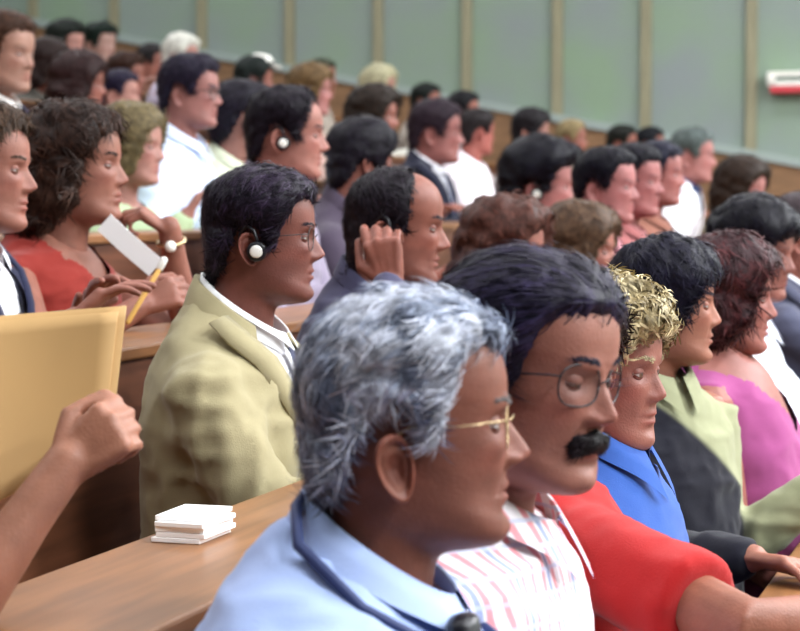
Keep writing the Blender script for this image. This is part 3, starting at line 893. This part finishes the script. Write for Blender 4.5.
    if typ == 'jacket':
        # lapels: folded strips along the V edge
        vz, vw = cut
        for sd in (-1, 1):
            pts = []; lp = MB()
            for t in np.linspace(0, 1, 9):
                zz = -.135 + (vz + .135) * t
                yy = sd * (vw * max(0.04, (zz - vz) / (-.17 - vz)) * .98 + .004)
                wdt = .015 + .045 * math.sin(min(1, (1 - t) * 1.25) * math.pi * .55) * (1 if t > .05 else .7)
                zz_ = tz(zz)
                fr_x = np.interp(zz, [-.735, -.54, -.43, -.345, -.278, -.238, -.208, -.10], [.03, .07, .084, .088, .076, .062, .050, -.06])
                def surf(y): return sx(fr_x, zz) - (abs(y) / (.21 * ws)) ** 2 * .10 + .010
                y2 = yy + sd * wdt
                pts += [(surf(yy), yy, zz_), (surf((yy + y2) / 2) + .006, (yy + y2) / 2, zz_), (surf(y2) + .002, y2, zz_ - .01)]
            lp.add(pts, grid_faces(9, 3, wrap=False))
            lo = lp.build('lapel', cm, root)
            so = lo.modifiers.new('t', 'SOLIDIFY'); so.thickness = .004
    if S.get('tie'):
        tm = MB(); pts = []
        for t in np.linspace(0, 1, 8):
            zz = -.195 + (-.44 + .195) * t
            w_ = .014 + .018 * t if t > .06 else .019
            x_ = np.interp(zz, [-.54, -.43, -.345, -.278, -.238, -.19], [.07, .084, .088, .076, .062, .046]) + .004
            for y in (-w_, 0, w_): pts.append((sx(x_, zz) + (.004 if y == 0 else 0), y, tz(zz)))
        tm.add(pts, grid_faces(8, 3, wrap=False)); tm.build('tie', cloth_mat(S['tie']), root)
    # --- legs and shoes
    lg = MB()
    for sd in (-1, 1):
        hp = Vector((.0, sd * .085, seat + .085)); kn = Vector((.40, sd * .11, seat + .065)); an = Vector((.30, sd * .11, .09))
        tube(lg, [hp, hp.lerp(kn, .5), kn, kn.lerp(an, .45), an], [.080, .072, .058, .055, .045], n=12)
    lg.build('trousers' if S.get('legs', 'trousers') == 'trousers' else 'skirt', cloth_mat(S.get('pants', (50, 50, 62))), root)
    for sd in (-1, 1):
        sm = MB(); y = sd * .11
        ringloft(sm, [(.33 + .02, .10, .26, .10, .036, y), (.36, .07, .25, .07, .038, y), (.44, .045, .245, .04, .042, y), (.475, .015, .24, .012, .044, y), (.475, .003, .24, .003, .043, y)][::-1], n=14)
        sm.build('shoe', mat('shoe_leather', (30, 24, 22), rough=.4), root)
    return root

# ------------------------------------------------------------------ things people wear and hold
def W_(S, p): return S['hipw'] + S['Rm'] @ S['pose'].pt(p)
def Wd(S, d): return (S['Rm'] @ S['pose'].dr(d)).normalized()

def place_on_head(S, name, label, cat, group=None):
    o = empty(name, W_(S, (0, 0, 0))); tag(o, label, cat, group)
    M = Matrix((Wd(S, (1, 0, 0)), Wd(S, (0, 1, 0)), Wd(S, (0, 0, 1)))).transposed()
    o.rotation_euler = M.to_euler(); s = S['pose'].s; o.scale = (s, s, s)
    return o

def glasses(S, label, rim=BLACK, rr=.0011, lens_w=.0262, lens_h=.0215, wrap=.12, cyy=.0335):
    o = place_on_head(S, 'eyeglasses', label, 'eyeglasses', None)
    for sd in (-1, 1):
        cx, cy, cz = .0955, sd * cyy, -.001
        m = MB(); pts = []
        n = 28
        for k in range(n + 1):
            a = 2 * math.pi * k / n
            ca, sa = math.cos(a), math.sin(a)
            y = cy + lens_w * math.copysign(abs(ca) ** .8, ca); z = cz + lens_h * math.copysign(abs(sa) ** .8, sa)
            pts.append((cx - max(0, abs(y) - .012) * wrap, y, z))
        tube(m, pts, [rr] * (n + 1), n=6, caps=False); m.build('rim', rim, o)
        l = MB(); P = [(x, y, z) for x, y, z in pts[:-1]]
        l.add(P, [tuple(range(n))])
        l.build('lens', GLASS, o, smooth=False)
        m = MB(); xe = cyy + lens_w - .002; tube(m, [(cx - (xe - .012) * wrap, sd * xe, cz + .009), (cx - (xe - .012) * wrap - .010, sd * max(.071, xe + .004), cz + .009), (.04, sd * .079, .004), (-.005, sd * .079, .004), (-.022, sd * .082, -.006)], [rr, rr, rr, rr * 1.1, rr * 1.3], n=6)
        m.build('temple', rim, o)
    m = MB(); tube(m, [(.0985, -.0085, .003), (.1025, 0, .008), (.0985, .0085, .003)], [rr] * 3, n=6); m.build('bridge', rim, o)
    return o

def earphone(S, label, side=-1, wire=True, big=1.0):
    o = place_on_head(S, 'earphone', label, 'earphone', None)
    y = side * .094
    m = MB(); tube(m, [(-.004, side * .080, -.027), (-.004, y, -.027)], [.019 * big, .0185 * big], n=20, capk=.12); m.build('ear_pad', BLACK, o)
    m = MB(); tube(m, [(-.004, y, -.027), (-.004, y + side * .005, -.027)], [.0125 * big, .0115 * big], n=18, capk=.15); m.build('cap', WHITE_P, o)
    if wire:
        m = MB(); tube(m, [(-.004, side * .091, -.005), (-.010, side * .091, .012), (-.024, side * .088, .020), (-.036, side * .082, .006), (-.038, side * .080, -.02)], [.0035] * 5, n=8); m.build('ear_hook', BLACK, o)
    return o

# ------------------------------------------------------------------ the audience
SK = {'tan': (160, 106, 84), 'brown': (150, 96, 74), 'pink': (186, 130, 114), 'light': (196, 148, 124), 'dark': (130, 80, 62)}
DK, BK, BR, RB = (26, 20, 28), (14, 12, 24), (52, 34, 28), (64, 38, 32)
def row_D(px, row, off=0.0):           # distance at which a pixel column meets the head line of a row
    a = (HIP0 + .10 - PITCH_ROW * row + off)
    dx = (px - 400) / F_PX
    d = Vector((dx, 1, 0))
    return a / d.dot(FWD)
PEOPLE = {}
def P(pid, px, py, row, label, h=None, off=0.0, **kw):
    D = row_D(px, row, off)
    hs = kw.pop('hs', None)
    if hs is None: hs = max(.86, min(1.16, (h or 60) * D / (F_PX * .252)))
    S = dict(px=px, py=py, row=row, D=D, hs=hs, label=label, fwd=off + kw.pop('lean', 0), seed=len(PEOPLE) + 2)
    S.update(dict(skin=SK['tan'], hair=DK, style='short', cloth=(120, 120, 130)))
    lod = kw.get('lod', 2)
    S['nstr'] = {0: 9000, 1: 3500, 2: 900}[lod]; S['swid'] = {0: .0009, 1: .0014, 2: .0028}[lod]
    S.update(kw)
    PEOPLE[pid] = S

# front row
P('grey', 412, 423, 0, 'grey-haired man in a light blue shirt with a dark cord round his neck', hs=1.0, lod=0, hyaw=2, pitch=0, byaw=8,
  skin=(142, 91, 68), hair=(206, 210, 222), streaks=[((.26, .29, .36), .22), ((.55, .60, .68), .33), ((1, 1, 1), .45)], style='temple', hairline=.004, vol=.60, rough=.5, clump=42, nape=.4, depth=1.18,
  curl=.35, slen=.036, lift=.003, comb=(-1.6, 0, 0), brows=.5, browcol=(96, 88, 88), cloth=(168, 188, 232), ws=1.08, beard=.25, face=dict(age=1.6, nose=1.05, hollow=1.4, lips=.7), lid=.22,
  wrinkle=.007, ear=1.06, ear_dz=-.012)
P('moustache', 519, 364, 0, 'dark-haired man with moustache and glasses in a white and red checked shirt', hs=1.01, off=.05, lod=0, hyaw=-36, pitch=8, roll=-3, byaw=-4,
  skin=(165, 113, 88), hair=(34, 30, 46), streaks=[((1, 1, 1), .7), ((1.8, 1.7, 2.0), .3)], style='full', vol=.50, curl=.15, slen=.05, lift=.003, comb=(-1.8, .3, 0), moustache=(26, 20, 24), beard=.22,
  brows=.9, look=(0, .35), lid=-.10, mat='check', face=dict(wide=1.03, nose=1.05, jaw=1.03), ws=1.05)
P('red', 570, 352, 0, 'person in a red short-sleeved shirt resting a bare arm forward, beside the moustached man', hs=.88, off=-.02, lod=1, hyaw=70, pitch=10, byaw=40, slv=.72, raise_=.005, L=dict(wrist=(.22, .12, .62)),
  skin=(158, 104, 75), hair=(50, 36, 34), cloth=(162, 24, 24), wear='tshirt', sleeve='short', ws=1.04,
  R=dict(wrist_px=(900, 618, 2.5), d=(1, -.1, -.05), n=(0, 0, -1), pole=(0, -1, -.15)))
P('blond', 597, 366, 0, 'person with short curly blond hair in a blue denim shirt', hs=.92, off=-.02, lod=1, hyaw=-30, pitch=4, raise_=.05, xoff=.035, byaw=-10,
  skin=(158, 106, 84), hair=(178, 164, 128), streaks=[((1.15, 1.15, 1.15), .5), ((.6, .55, .45), .5)], clump=50, style='crop', vol=1.15, rough=.6, curl=.6, slen=.028, swid=.0022, lift=.006, cloth=(46, 84, 158), face=dict(nose=.9),
  hand=.85, R=dict(wrist_px=(662, 590, 2.95), d=(1, -.2, .35), n=(0, 0, -1), curl=(1.1, 1.1, 1.1, 1.1), thumb=.9), L=dict(wrist=(.24, .1, .62)), pants=(40, 50, 90))
P('navy', 662, 304, 0, 'woman with short dark hair in a navy vest over a cream blouse', h=120, off=-.08, lod=1, hyaw=-8, pitch=2, skin=(171, 117, 88),
  hair=(26, 24, 40), style='crop', vol=1.1, slen=.04, cloth=(146, 148, 116), vox=.007, vest=(12, 12, 26), wear='shirt', ws=.98, face=dict(nose=.85, brow=.5), brows=.6,
  byaw=-36, raise_=.035, L=dict(wrist_px=(826, 486, 3.78), pole=(0, -.3, -1)))
P('purple', 724, 296, 0, 'woman with a brown bob in a bright pink sleeveless dress', h=112, off=-.02, lean=-.10, xoff=.05, raise_=.05, R=dict(wrist=(.24, -.12, .62)), L=dict(wrist=(.26, .12, .62)), lod=1, hyaw=-12, pitch=4, skin=(167, 109, 90),
  hair=(56, 32, 36), streaks=[((1, 1, 1), .6), ((1.7, 1.2, 1.1), .4)], style='bob', vol=.9, slen=.05, cloth=(150, 70, 122), wear='dress', sleeve='none', ws=.92, face=dict(nose=.85, brow=.5))
P('black_round', 752, 250, 0, 'person with round black hair in a white shirt beyond the woman in pink', h=94, off=-.10, hyaw=-30, pitch=8, hair=BK, style='crop', vol=1.4,
  cloth=(225, 228, 240), skin=(153, 100, 82))
P('edge_right', 803, 236, 0, 'person in a dark grey jacket seated farthest along the front row', h=82, off=-.13, hyaw=-10, cloth=(70, 72, 92), wear='jacket', hair=(70, 60, 64))
# second row
P('beige', 262, 236, 1, 'man in a beige suit with glasses and an earphone', h=132, lod=1, hyaw=-2, pitch=2, byaw=6, skin=(135, 84, 66), hair=(30, 24, 36), style='full',
  vol=.7, lift=.003, comb=(-1.2, 0, 0), streaks=[((1, 1, 1), .7), ((2.2, 2.0, 2.2), .3)], cloth=(158, 148, 114), fold=.010, wear='jacket', under=(238, 238, 240), tie=(70, 74, 100), beard=.25, wrinkle=.007, ws=1.1, pad=.018, lean=-.02, nstr=6000, swid=.0011)
P('bald', 392, 224, 1, 'balding man pressing a hand to his ear', h=118, lod=1, hyaw=-6, pitch=6, byaw=-4, skin=(149, 93, 72), hair=(34, 28, 36), style='crown', vol=1.0, brows=.8, beard=.3,
  cloth=(60, 58, 84), wear='shirt', face=dict(brow=1.3, nose=1.05),
  R=dict(wrist_px=(391, 284, 4.02), d=(-.22, .15, 1), n=(.05, .95, .3), pole=(.5, -.8, -.7), curl=(.55, .75, .8, .8), spread=.15, thumb=.8))
P('redbrown', 507, 250, 1, 'woman with wide reddish-brown hair seated behind the moustached man', h=92, off=.03, hyaw=-25, hair=(84, 50, 42), style='bob', vol=1.3, rough=.4, cloth=(140, 80, 80), wear='blouse', skin=SK['tan'])
P('brown2', 580, 250, 1, 'woman with brown hair seated between the red-brown haired woman and the dark heads', h=84, off=.05, hyaw=-20, hair=(88, 66, 50), style='bob', vol=1.1, cloth=(110, 120, 100), wear='blouse')
P('dark_o', 606, 186, 1, 'dark-haired man in a pink shirt, next to the man with bushy black hair', h=74, hyaw=-25, hair=BK, cloth=(190, 130, 140), skin=(178, 118, 106))
P('dark_p', 633, 181, 1, 'dark-haired man in a dull red shirt, second in the line of dark heads', h=70, hyaw=-28, hair=BK, cloth=(150, 90, 90), skin=(172, 111, 100))
P('dark_q', 657, 174, 1, 'dark-haired man in a brown shirt, last in the line of dark heads', h=62, hyaw=-22, hair=(36, 36, 52), cloth=(130, 84, 70), skin=(171, 111, 97))
P('h_brown', 741, 188, 1, 'person with full dark brown hair behind the round black head', h=58, hyaw=-35, pitch=6, hair=(48, 34, 26), style='bob', vol=.9, cloth=(120, 110, 90), skin=SK['pink'])
P('reader', -215, 405, 1, 'person at the near end of the second row holding up a tan folder', hs=1.0, lod=1, off=0, hyaw=-10, skin=(176, 127, 93), cloth=(186, 160, 110), sleeve='short', hair=BR,
  R=dict(wrist_px=(62, 470, 2.18), d=(.75, .1, .62), n=(.1, .95, -.2), pole=(-.2, -.5, -1), curl=(1.0, 1.1, 1.1, 1.15), thumb=.9), hand=.86,
  L=dict(wrist=(.22, .22, .62), pole=(-.5, 1, -.6)))
# third row
P('left_edge', -22, 168, 2, 'person with brown hair in a dark blue jacket beside the woman in red', h=125, lod=1, hyaw=-6, hair=(70, 52, 40), style='short', cloth=(30, 34, 62), wear='jacket', skin=(169, 118, 93), off=.02)
P('redwoman', 76, 166, 2, 'woman in a sleeveless red dress resting her chin on her hand', h=116, lod=1, hyaw=-8, pitch=0, skin=(163, 111, 86), hair=(46, 30, 24), style='long', vol=.85, rough=.45, curl=.5, slen=.05,
  streaks=[((1, 1, 1), .7), ((1.6, 1.4, 1.2), .3)], cloth=(142, 46, 38), wear='dress', sleeve='none', vneck=(-.30, .09), vox=.006, ws=.96, face=dict(nose=.9, brow=.5), off=.03,
  hand=.9, L=dict(wrist_px=(170, 233, 4.36), d=(-.78, -.12, .56), n=(-.55, .1, -.75), pole=(.45, .3, -1), curl=(.75, .9, 1.0, 1.1), thumb=.7, spread=.1),
  R=dict(wrist_px=(140, 306, 4.14), d=(.8, .2, .35), n=(.2, .9, -.3), pole=(-.5, -.8, -.5), curl=(.7, .8, .85, .9), thumb=.8))
P('forehead', 286, 134, 2, 'man with a high forehead and a dark earphone behind the beige suit', h=90, lod=1, farhand=True, hyaw=-2, hair=(30, 24, 34), style='receding', vol=1.3, skin=(176, 122, 100), cloth=(150, 140, 160))
P('blackhead', 362, 160, 2, 'person with smooth black hair directly behind the balding man', h=76, hyaw=25, hair=(26, 22, 32), style='crop', vol=1.1, cloth=(70, 60, 76))
P('bushy', 541, 186, 2, 'man with very bushy black hair and a white earphone', h=80, off=.2, hyaw=-12, hair=BK, style='full', vol=1.9, rough=.25, cloth=(150, 100, 100), skin=(176, 118, 104))
P('whitejacket', 692, 156, 2, 'grey-haired man in a white jacket over a dark blue shirt', h=52, off=.2, hyaw=-15, hair=(90, 100, 98), cloth=(244, 244, 250), wear='jacket', under=(40, 60, 110), skin=SK['pink'])
# fourth row
P('greenblond', 130, 146, 3, 'woman with ash-blond hair and a pale green top behind the woman in red', h=78, hyaw=-15, hair=(118, 104, 74), style='bob', vol=.9, cloth=(180, 200, 160), wear='blouse', skin=SK['light'])
P('glassesman', 190, 92, 3, 'dark-haired man with glasses in a pale blue and white shirt', h=70, lod=1, farhand=True, hyaw=-12, hair=(40, 34, 52), style='short', cloth=(210, 224, 248), skin=(176, 126, 109), vol=1.2, lean=.08)
P('palegreen', 242, 120, 3, 'dark-haired person in a pale green shirt looking away', h=72, hyaw=28, hair=(28, 24, 36), style='full', cloth=(206, 212, 186), skin=(160, 117, 97), lean=.1)
P('a_brown', 374, 116, 3, 'person with broad dark brown hair behind the smooth black head', h=56, hyaw=-20, hair=(44, 34, 28), style='bob', vol=1.0, cloth=(100, 90, 90))
P('suitman', 435, 132, 3, 'man in a dark suit and white shirt with hands on the desk', h=62, lod=1, farhand=True, hyaw=-4, hair=(52, 40, 50), style='short', cloth=(32, 34, 52), wear='jacket', under=(236, 238, 246), tie=(40, 44, 80), skin=(160, 106, 93))
P('whiteshirt', 477, 132, 3, 'person in a white shirt beyond the man in the dark suit', h=44, hyaw=30, hair=(40, 34, 36), style='short', cloth=(244, 236, 244), skin=(180, 108, 90))
P('j_dark', 531, 131, 3, 'person with dark hair by the wooden wainscot behind bushy black hair', h=42, hyaw=-15, hair=(30, 26, 30), style='crop', cloth=(110, 100, 100), skin=SK['light'])
P('k_light', 571, 139, 3, 'person with light brown hair against the wainscot', h=34, hyaw=-15, hair=(150, 132, 96), cloth=(130, 120, 110))
P('l_dark', 622, 144, 3, 'dark-haired person in a green top just under the wall rail', h=36, hyaw=-15, hair=(30, 32, 28), cloth=(100, 110, 96))
P('m_dark', 650, 145, 3, 'dark-haired person in a grey top beside the white jacket', h=34, hyaw=-15, hair=(26, 28, 34), cloth=(100, 100, 110))
# fifth row and behind
P('navyjacket', 3, 52, 4, 'man in a navy jacket and white collar looking down', h=78, hyaw=-25, pitch=6, hair=(70, 46, 34), style='short', cloth=(34, 38, 66), wear='jacket', under=(244, 240, 236), skin=(185, 144, 115))
P('bowed', 152, 168, 4, 'bald person in dark green leaning low behind the raised hand', h=56, off=.12, lean=.1, hyaw=-10, pitch=20, hair=(80, 56, 44), style='bald', cloth=(44, 66, 44), skin=(160, 106, 82))
P('e_brown', 310, 90, 4, 'person with light brown hair behind the high forehead', h=50, hyaw=-15, hair=(112, 88, 58), style='bob', vol=.8, cloth=(190, 160, 150), skin=SK['pink'])
P('i_dark', 463, 111, 4, 'dark-haired person behind the white shirt', h=38, hyaw=-10, hair=(28, 28, 32), cloth=(180, 170, 170))
P('r_brown', 80, 84, 5, 'person with big dark brown hair behind the woman in red', h=56, hyaw=-5, hair=(52, 32, 32), style='bob', vol=1.2, cloth=(90, 70, 80))
P('t_dark', 119, 94, 5, 'dark-haired person in a white top among the brown heads', h=44, hyaw=-8, hair=(40, 34, 56), style='short', cloth=(214, 208, 214), skin=SK['light'])
P('d_cap', 254, 80, 5, 'dark-haired person wearing a white cap', h=44, hyaw=10, hair=(30, 38, 36), style='full', cloth=(180, 170, 190))
P('f_far', 321, 78, 5, 'small dark head by the batten behind light brown hair', h=34, hyaw=-20, hair=(60, 66, 50), cloth=(150, 140, 130))
P('g_blond', 379, 86, 5, 'person with blond hair in front of the green wall', h=40, hyaw=-25, hair=(196, 190, 156), style='bob', vol=.8, cloth=(210, 210, 200), skin=SK['light'])
P('h_dark', 426, 102, 5, 'dark-haired person under the wall rail behind the dark suit', h=36, hyaw=-20, hair=(32, 38, 36), cloth=(160, 150, 140))
P('o_dark', 47, 66, 6, 'person with dark wavy hair behind the navy jacket', h=50, hyaw=-20, hair=(44, 30, 28), style='bob', vol=.9, cloth=(80, 76, 70))
P('s_dark', 126, 75, 6, 'person with dark brown hair behind the white top', h=42, hyaw=-10, hair=(58, 36, 28), style='full', cloth=(150, 120, 120))
P('u_white', 181, 57, 6, 'white-haired person in front of the green wall', h=42, hyaw=-15, hair=(232, 230, 220), style='full', cloth=(180, 170, 190), skin=SK['light'])
P('p_dark', 66, 45, 7, 'dark-haired person in a back row near the rear wall', h=46, hyaw=-25, hair=(28, 34, 30), style='full', cloth=(120, 110, 100), skin=SK['light'])
P('q_dark', 101, 44, 7, 'black-haired person with a pale face in the back row', h=40, hyaw=-35, hair=(20, 34, 28), style='full', cloth=(140, 150, 120), skin=(194, 160, 135))
P('v_dark', 151, 63, 7, 'dark-haired person beside the white-haired person', h=36, hyaw=-15, hair=(40, 36, 38), cloth=(150, 140, 140))

for S in PEOPLE.values():
    if S.get('mat') == 'check': S['mat'] = checked_shirt_mat()
    make_person(S)

# ------------------------------------------------------------------ worn things
G = PEOPLE
glasses(G['grey'], 'thin gold-rimmed eyeglasses on the grey-haired man', rim=METAL, rr=.0008)
glasses(G['moustache'], 'thin black-rimmed eyeglasses on the moustached man', rim=BLACK, rr=.0011, lens_w=.0285, lens_h=.0225, wrap=.30, cyy=.0365)
glasses(G['beige'], 'dark-rimmed eyeglasses on the man in the beige suit', rim=BLACK, rr=.0009)
glasses(G['glassesman'], 'black eyeglasses on the man in the pale blue shirt', rim=BLACK, rr=.0018)
earphone(G['beige'], 'black earphone with white cap on the man in beige', big=1.0)
earphone(G['forehead'], 'black earphone with white cap on the man with high forehead')
earphone(G['bushy'], 'white-capped earphone half under bushy black hair', big=1.1)
earphone(G['bald'], 'small dark earphone under the hand of the balding man', big=.8)

# cord and receiver round the grey man's neck
S = G['grey']; H = S['pose'].pos
cord = empty('headset_cord', S['hipw'], FACE_YAW + math.radians(8)); tag(cord, 'dark blue neck cord with black receiver on the grey-haired man', 'headset')
CORDM = mat('cord_blue', (40, 54, 100), rough=.6, tint=False)
def hp(x, y, z): return (H[0] + x * 1.04 + (-.004 if x < -.05 else .010), y * 1.10, H[2] + z + .010)
for sd in (-1, 1):
    m = MB()
    tube(m, [hp(-.100, sd * .0, -.082), hp(-.100, sd * .045, -.090), hp(-.090, sd * .078, -.122), hp(-.04, sd * .094, -.178), hp(.02, sd * .085, -.212), hp(.075, sd * .055, -.245), hp(.10, sd * .02, -.27)], [.0062] * 7, n=10)
    m.build('strap', CORDM, cord)
m = MB(); tube(m, [hp(.050, -.062, -.196), hp(.058, -.058, -.262)], [.024, .025], n=14, flat=.7, capk=.4); m.build('receiver', BLACK, cord)
m = MB(); tube(m, [hp(.02, -.088, -.212), hp(.032, -.083, -.222)], [.011, .011], n=10); m.build('clip', CORDM, cord)

# white cap
o = place_on_head(G['d_cap'], 'cap', 'white cap on a dark-haired person by the wall', 'cap')
m = MB(); ringloft(m, [(.110, .085, -.03, .110, .070), (.105, .115, -.03, .135, .066), (.08, .145, -.02, .15, .045), (.04, .153, .0, .155, .018)], n=18); m.build('crown', WHITE_P, o)
m = MB(); ringloft(m, [(.15, .078, .02, .092, .068), (.15, .084, .02, .098, .068)], n=18); m.build('brim', WHITE_P, o)

# ------------------------------------------------------------------ things on the desks and in hands
def desk_pt(px, row, a):      # a point on the desk of a row, a metres ahead of the hip line
    aa = hip_a(row) + a
    d = Vector(((px - 400) / F_PX, 1, 0)); t = aa / d.dot(FWD)
    p = d * t
    return Vector((p.x, p.y, zfloor(row) + .79))
def paper_stack(px, row, a, label, w=.105, l=.21, n=6, rz=0, th=.004, name='paper_stack'):
    o = empty(name, desk_pt(px, row, a), FACE_YAW + rz); tag(o, label, 'paper')
    r = random.Random(px)
    for k in range(n):
        s = MB(); dx, dy = r.uniform(-.006, .006), r.uniform(-.008, .008)
        s.box(-w / 2 + dx, w / 2 + dx, -l / 2 + dy, l / 2 + dy, k * th + .0005, (k + 1) * th)
        p = s.build('sheet', PAPER, o, smooth=False, bevel=.0008); p.rotation_euler.z = r.uniform(-.05, .05)
paper_stack(192, 1, .335, 'stack of folded white papers lying on the desk behind the grey-haired man', n=5, th=.007, w=.07, l=.105)
paper_stack(474, 2, .36, 'small white paper on the desk in front of the dark suit', n=2, w=.10, l=.14)
paper_stack(786, 0, .37, 'white sheets on the desk by the bare forearm', n=3, w=.21, l=.30)

# tan folder held up by the reader
S = G['reader']
f = empty('folder', px_point(35, 400, 2.27)); tag(f, 'large tan paper folder held up over the second row desk', 'folder')
FOLD = mat('manila_paper', (186, 148, 94), rough=.7, noise=.08, nscale=4, tint=False)
c = [px_point(-95, 330, 2.30), px_point(118, 312, 2.30), px_point(102, 452, 2.27), px_point(-60, 530, 2.22)]
base = f.location.copy()
for k, dd in enumerate((0.0, .012)):
    m = MB(); nn = 12; V = []
    for i in range(nn):
        for q in range(nn):
            u, v = q / (nn - 1), i / (nn - 1)
            p = c[0].lerp(c[1], u).lerp(c[3].lerp(c[2], u), v)
            p = p + Vector((0, dd + .02 * math.sin(u * 3) * (1 - v * .5), 0)) + Vector((0.008 * k, 0, .006 * k))
            V.append(tuple(p - base))
    m.add(V, grid_faces(nn, nn, wrap=False)); o = m.build('cover', FOLD, f)
    so = o.modifiers.new('t', 'SOLIDIFY'); so.thickness = .002
# papers, pencil and watch of the woman in red
def strip(name, label, cat, pts, width_dir, w, m_, th=.002):
    o = empty(name, pts[0]); tag(o, label, cat)
    mb = MB(); V = []
    wd = Vector(width_dir).normalized() * w
    for p in pts:
        for s_ in (-.5, .5): V.append(tuple(Vector(p) - o.location + wd * s_))
    mb.add(V, grid_faces(len(pts), 2, wrap=False)); q = mb.build('sheet', m_, o, smooth=False)
    so = q.modifiers.new('t', 'SOLIDIFY'); so.thickness = th
    return o
strip('folded_paper', 'white folded paper against the chest of the woman in red', 'paper',
      [px_point(104, 222, 4.22), px_point(128, 244, 4.22), px_point(156, 268, 4.22)], (.55, -.1, .6), .045, PAPER)
pn = empty('pencil', px_point(143, 300, 4.08)); tag(pn, 'yellow pencil with a white tip held by the woman in red', 'pencil')
m = MB(); e1 = px_point(160, 268, 4.10) - pn.location; e0 = px_point(128, 322, 4.06) - pn.location
tube(m, [e0, e1], [.0055, .0055], n=8); m.build('shaft', mat('pencil_yellow', (206, 160, 80), tint=False), pn)
m = MB(); e2 = px_point(164, 260, 4.10) - pn.location; tube(m, [e1, e2], [.0075, .0075], n=8); m.build('eraser', WHITE_P, pn)
a = G['redwoman']['arms']['L']
wpos = G['redwoman']['hipw'] + G['redwoman']['Rm'] @ (a[2] - (a[2] - a[1]).normalized() * .02)
ax = (G['redwoman']['Rm'] @ (a[2] - a[1])).normalized()
wt = empty('wristwatch', wpos); tag(wt, 'thin silver wristwatch on the woman in red', 'watch')
m = MB(); u_ = ax.cross(Vector((0, 0, 1))).normalized(); v_ = ax.cross(u_)
tube(m, [(u_ * math.cos(t) + v_ * math.sin(t)) * .030 for t in np.linspace(0, 2 * math.pi, 25)], [.004] * 25, n=8, caps=False); m.build('band', METAL, wt)
m = MB(); dd_ = Vector((.0, -1, 0)); dd_ = (dd_ - ax * dd_.dot(ax)).normalized(); tube(m, [dd_ * .027, dd_ * .036], [.012, .012], n=14); m.build('case', WHITE_P, wt)
er = place_on_head(G['redwoman'], 'earring', 'white round earring on the woman in red', 'earring')
m = MB(); tube(m, [(-.005, -.098, -.062), (-.005, -.104, -.066)], [.009, .009], n=12); m.build('bead', WHITE_P, er)
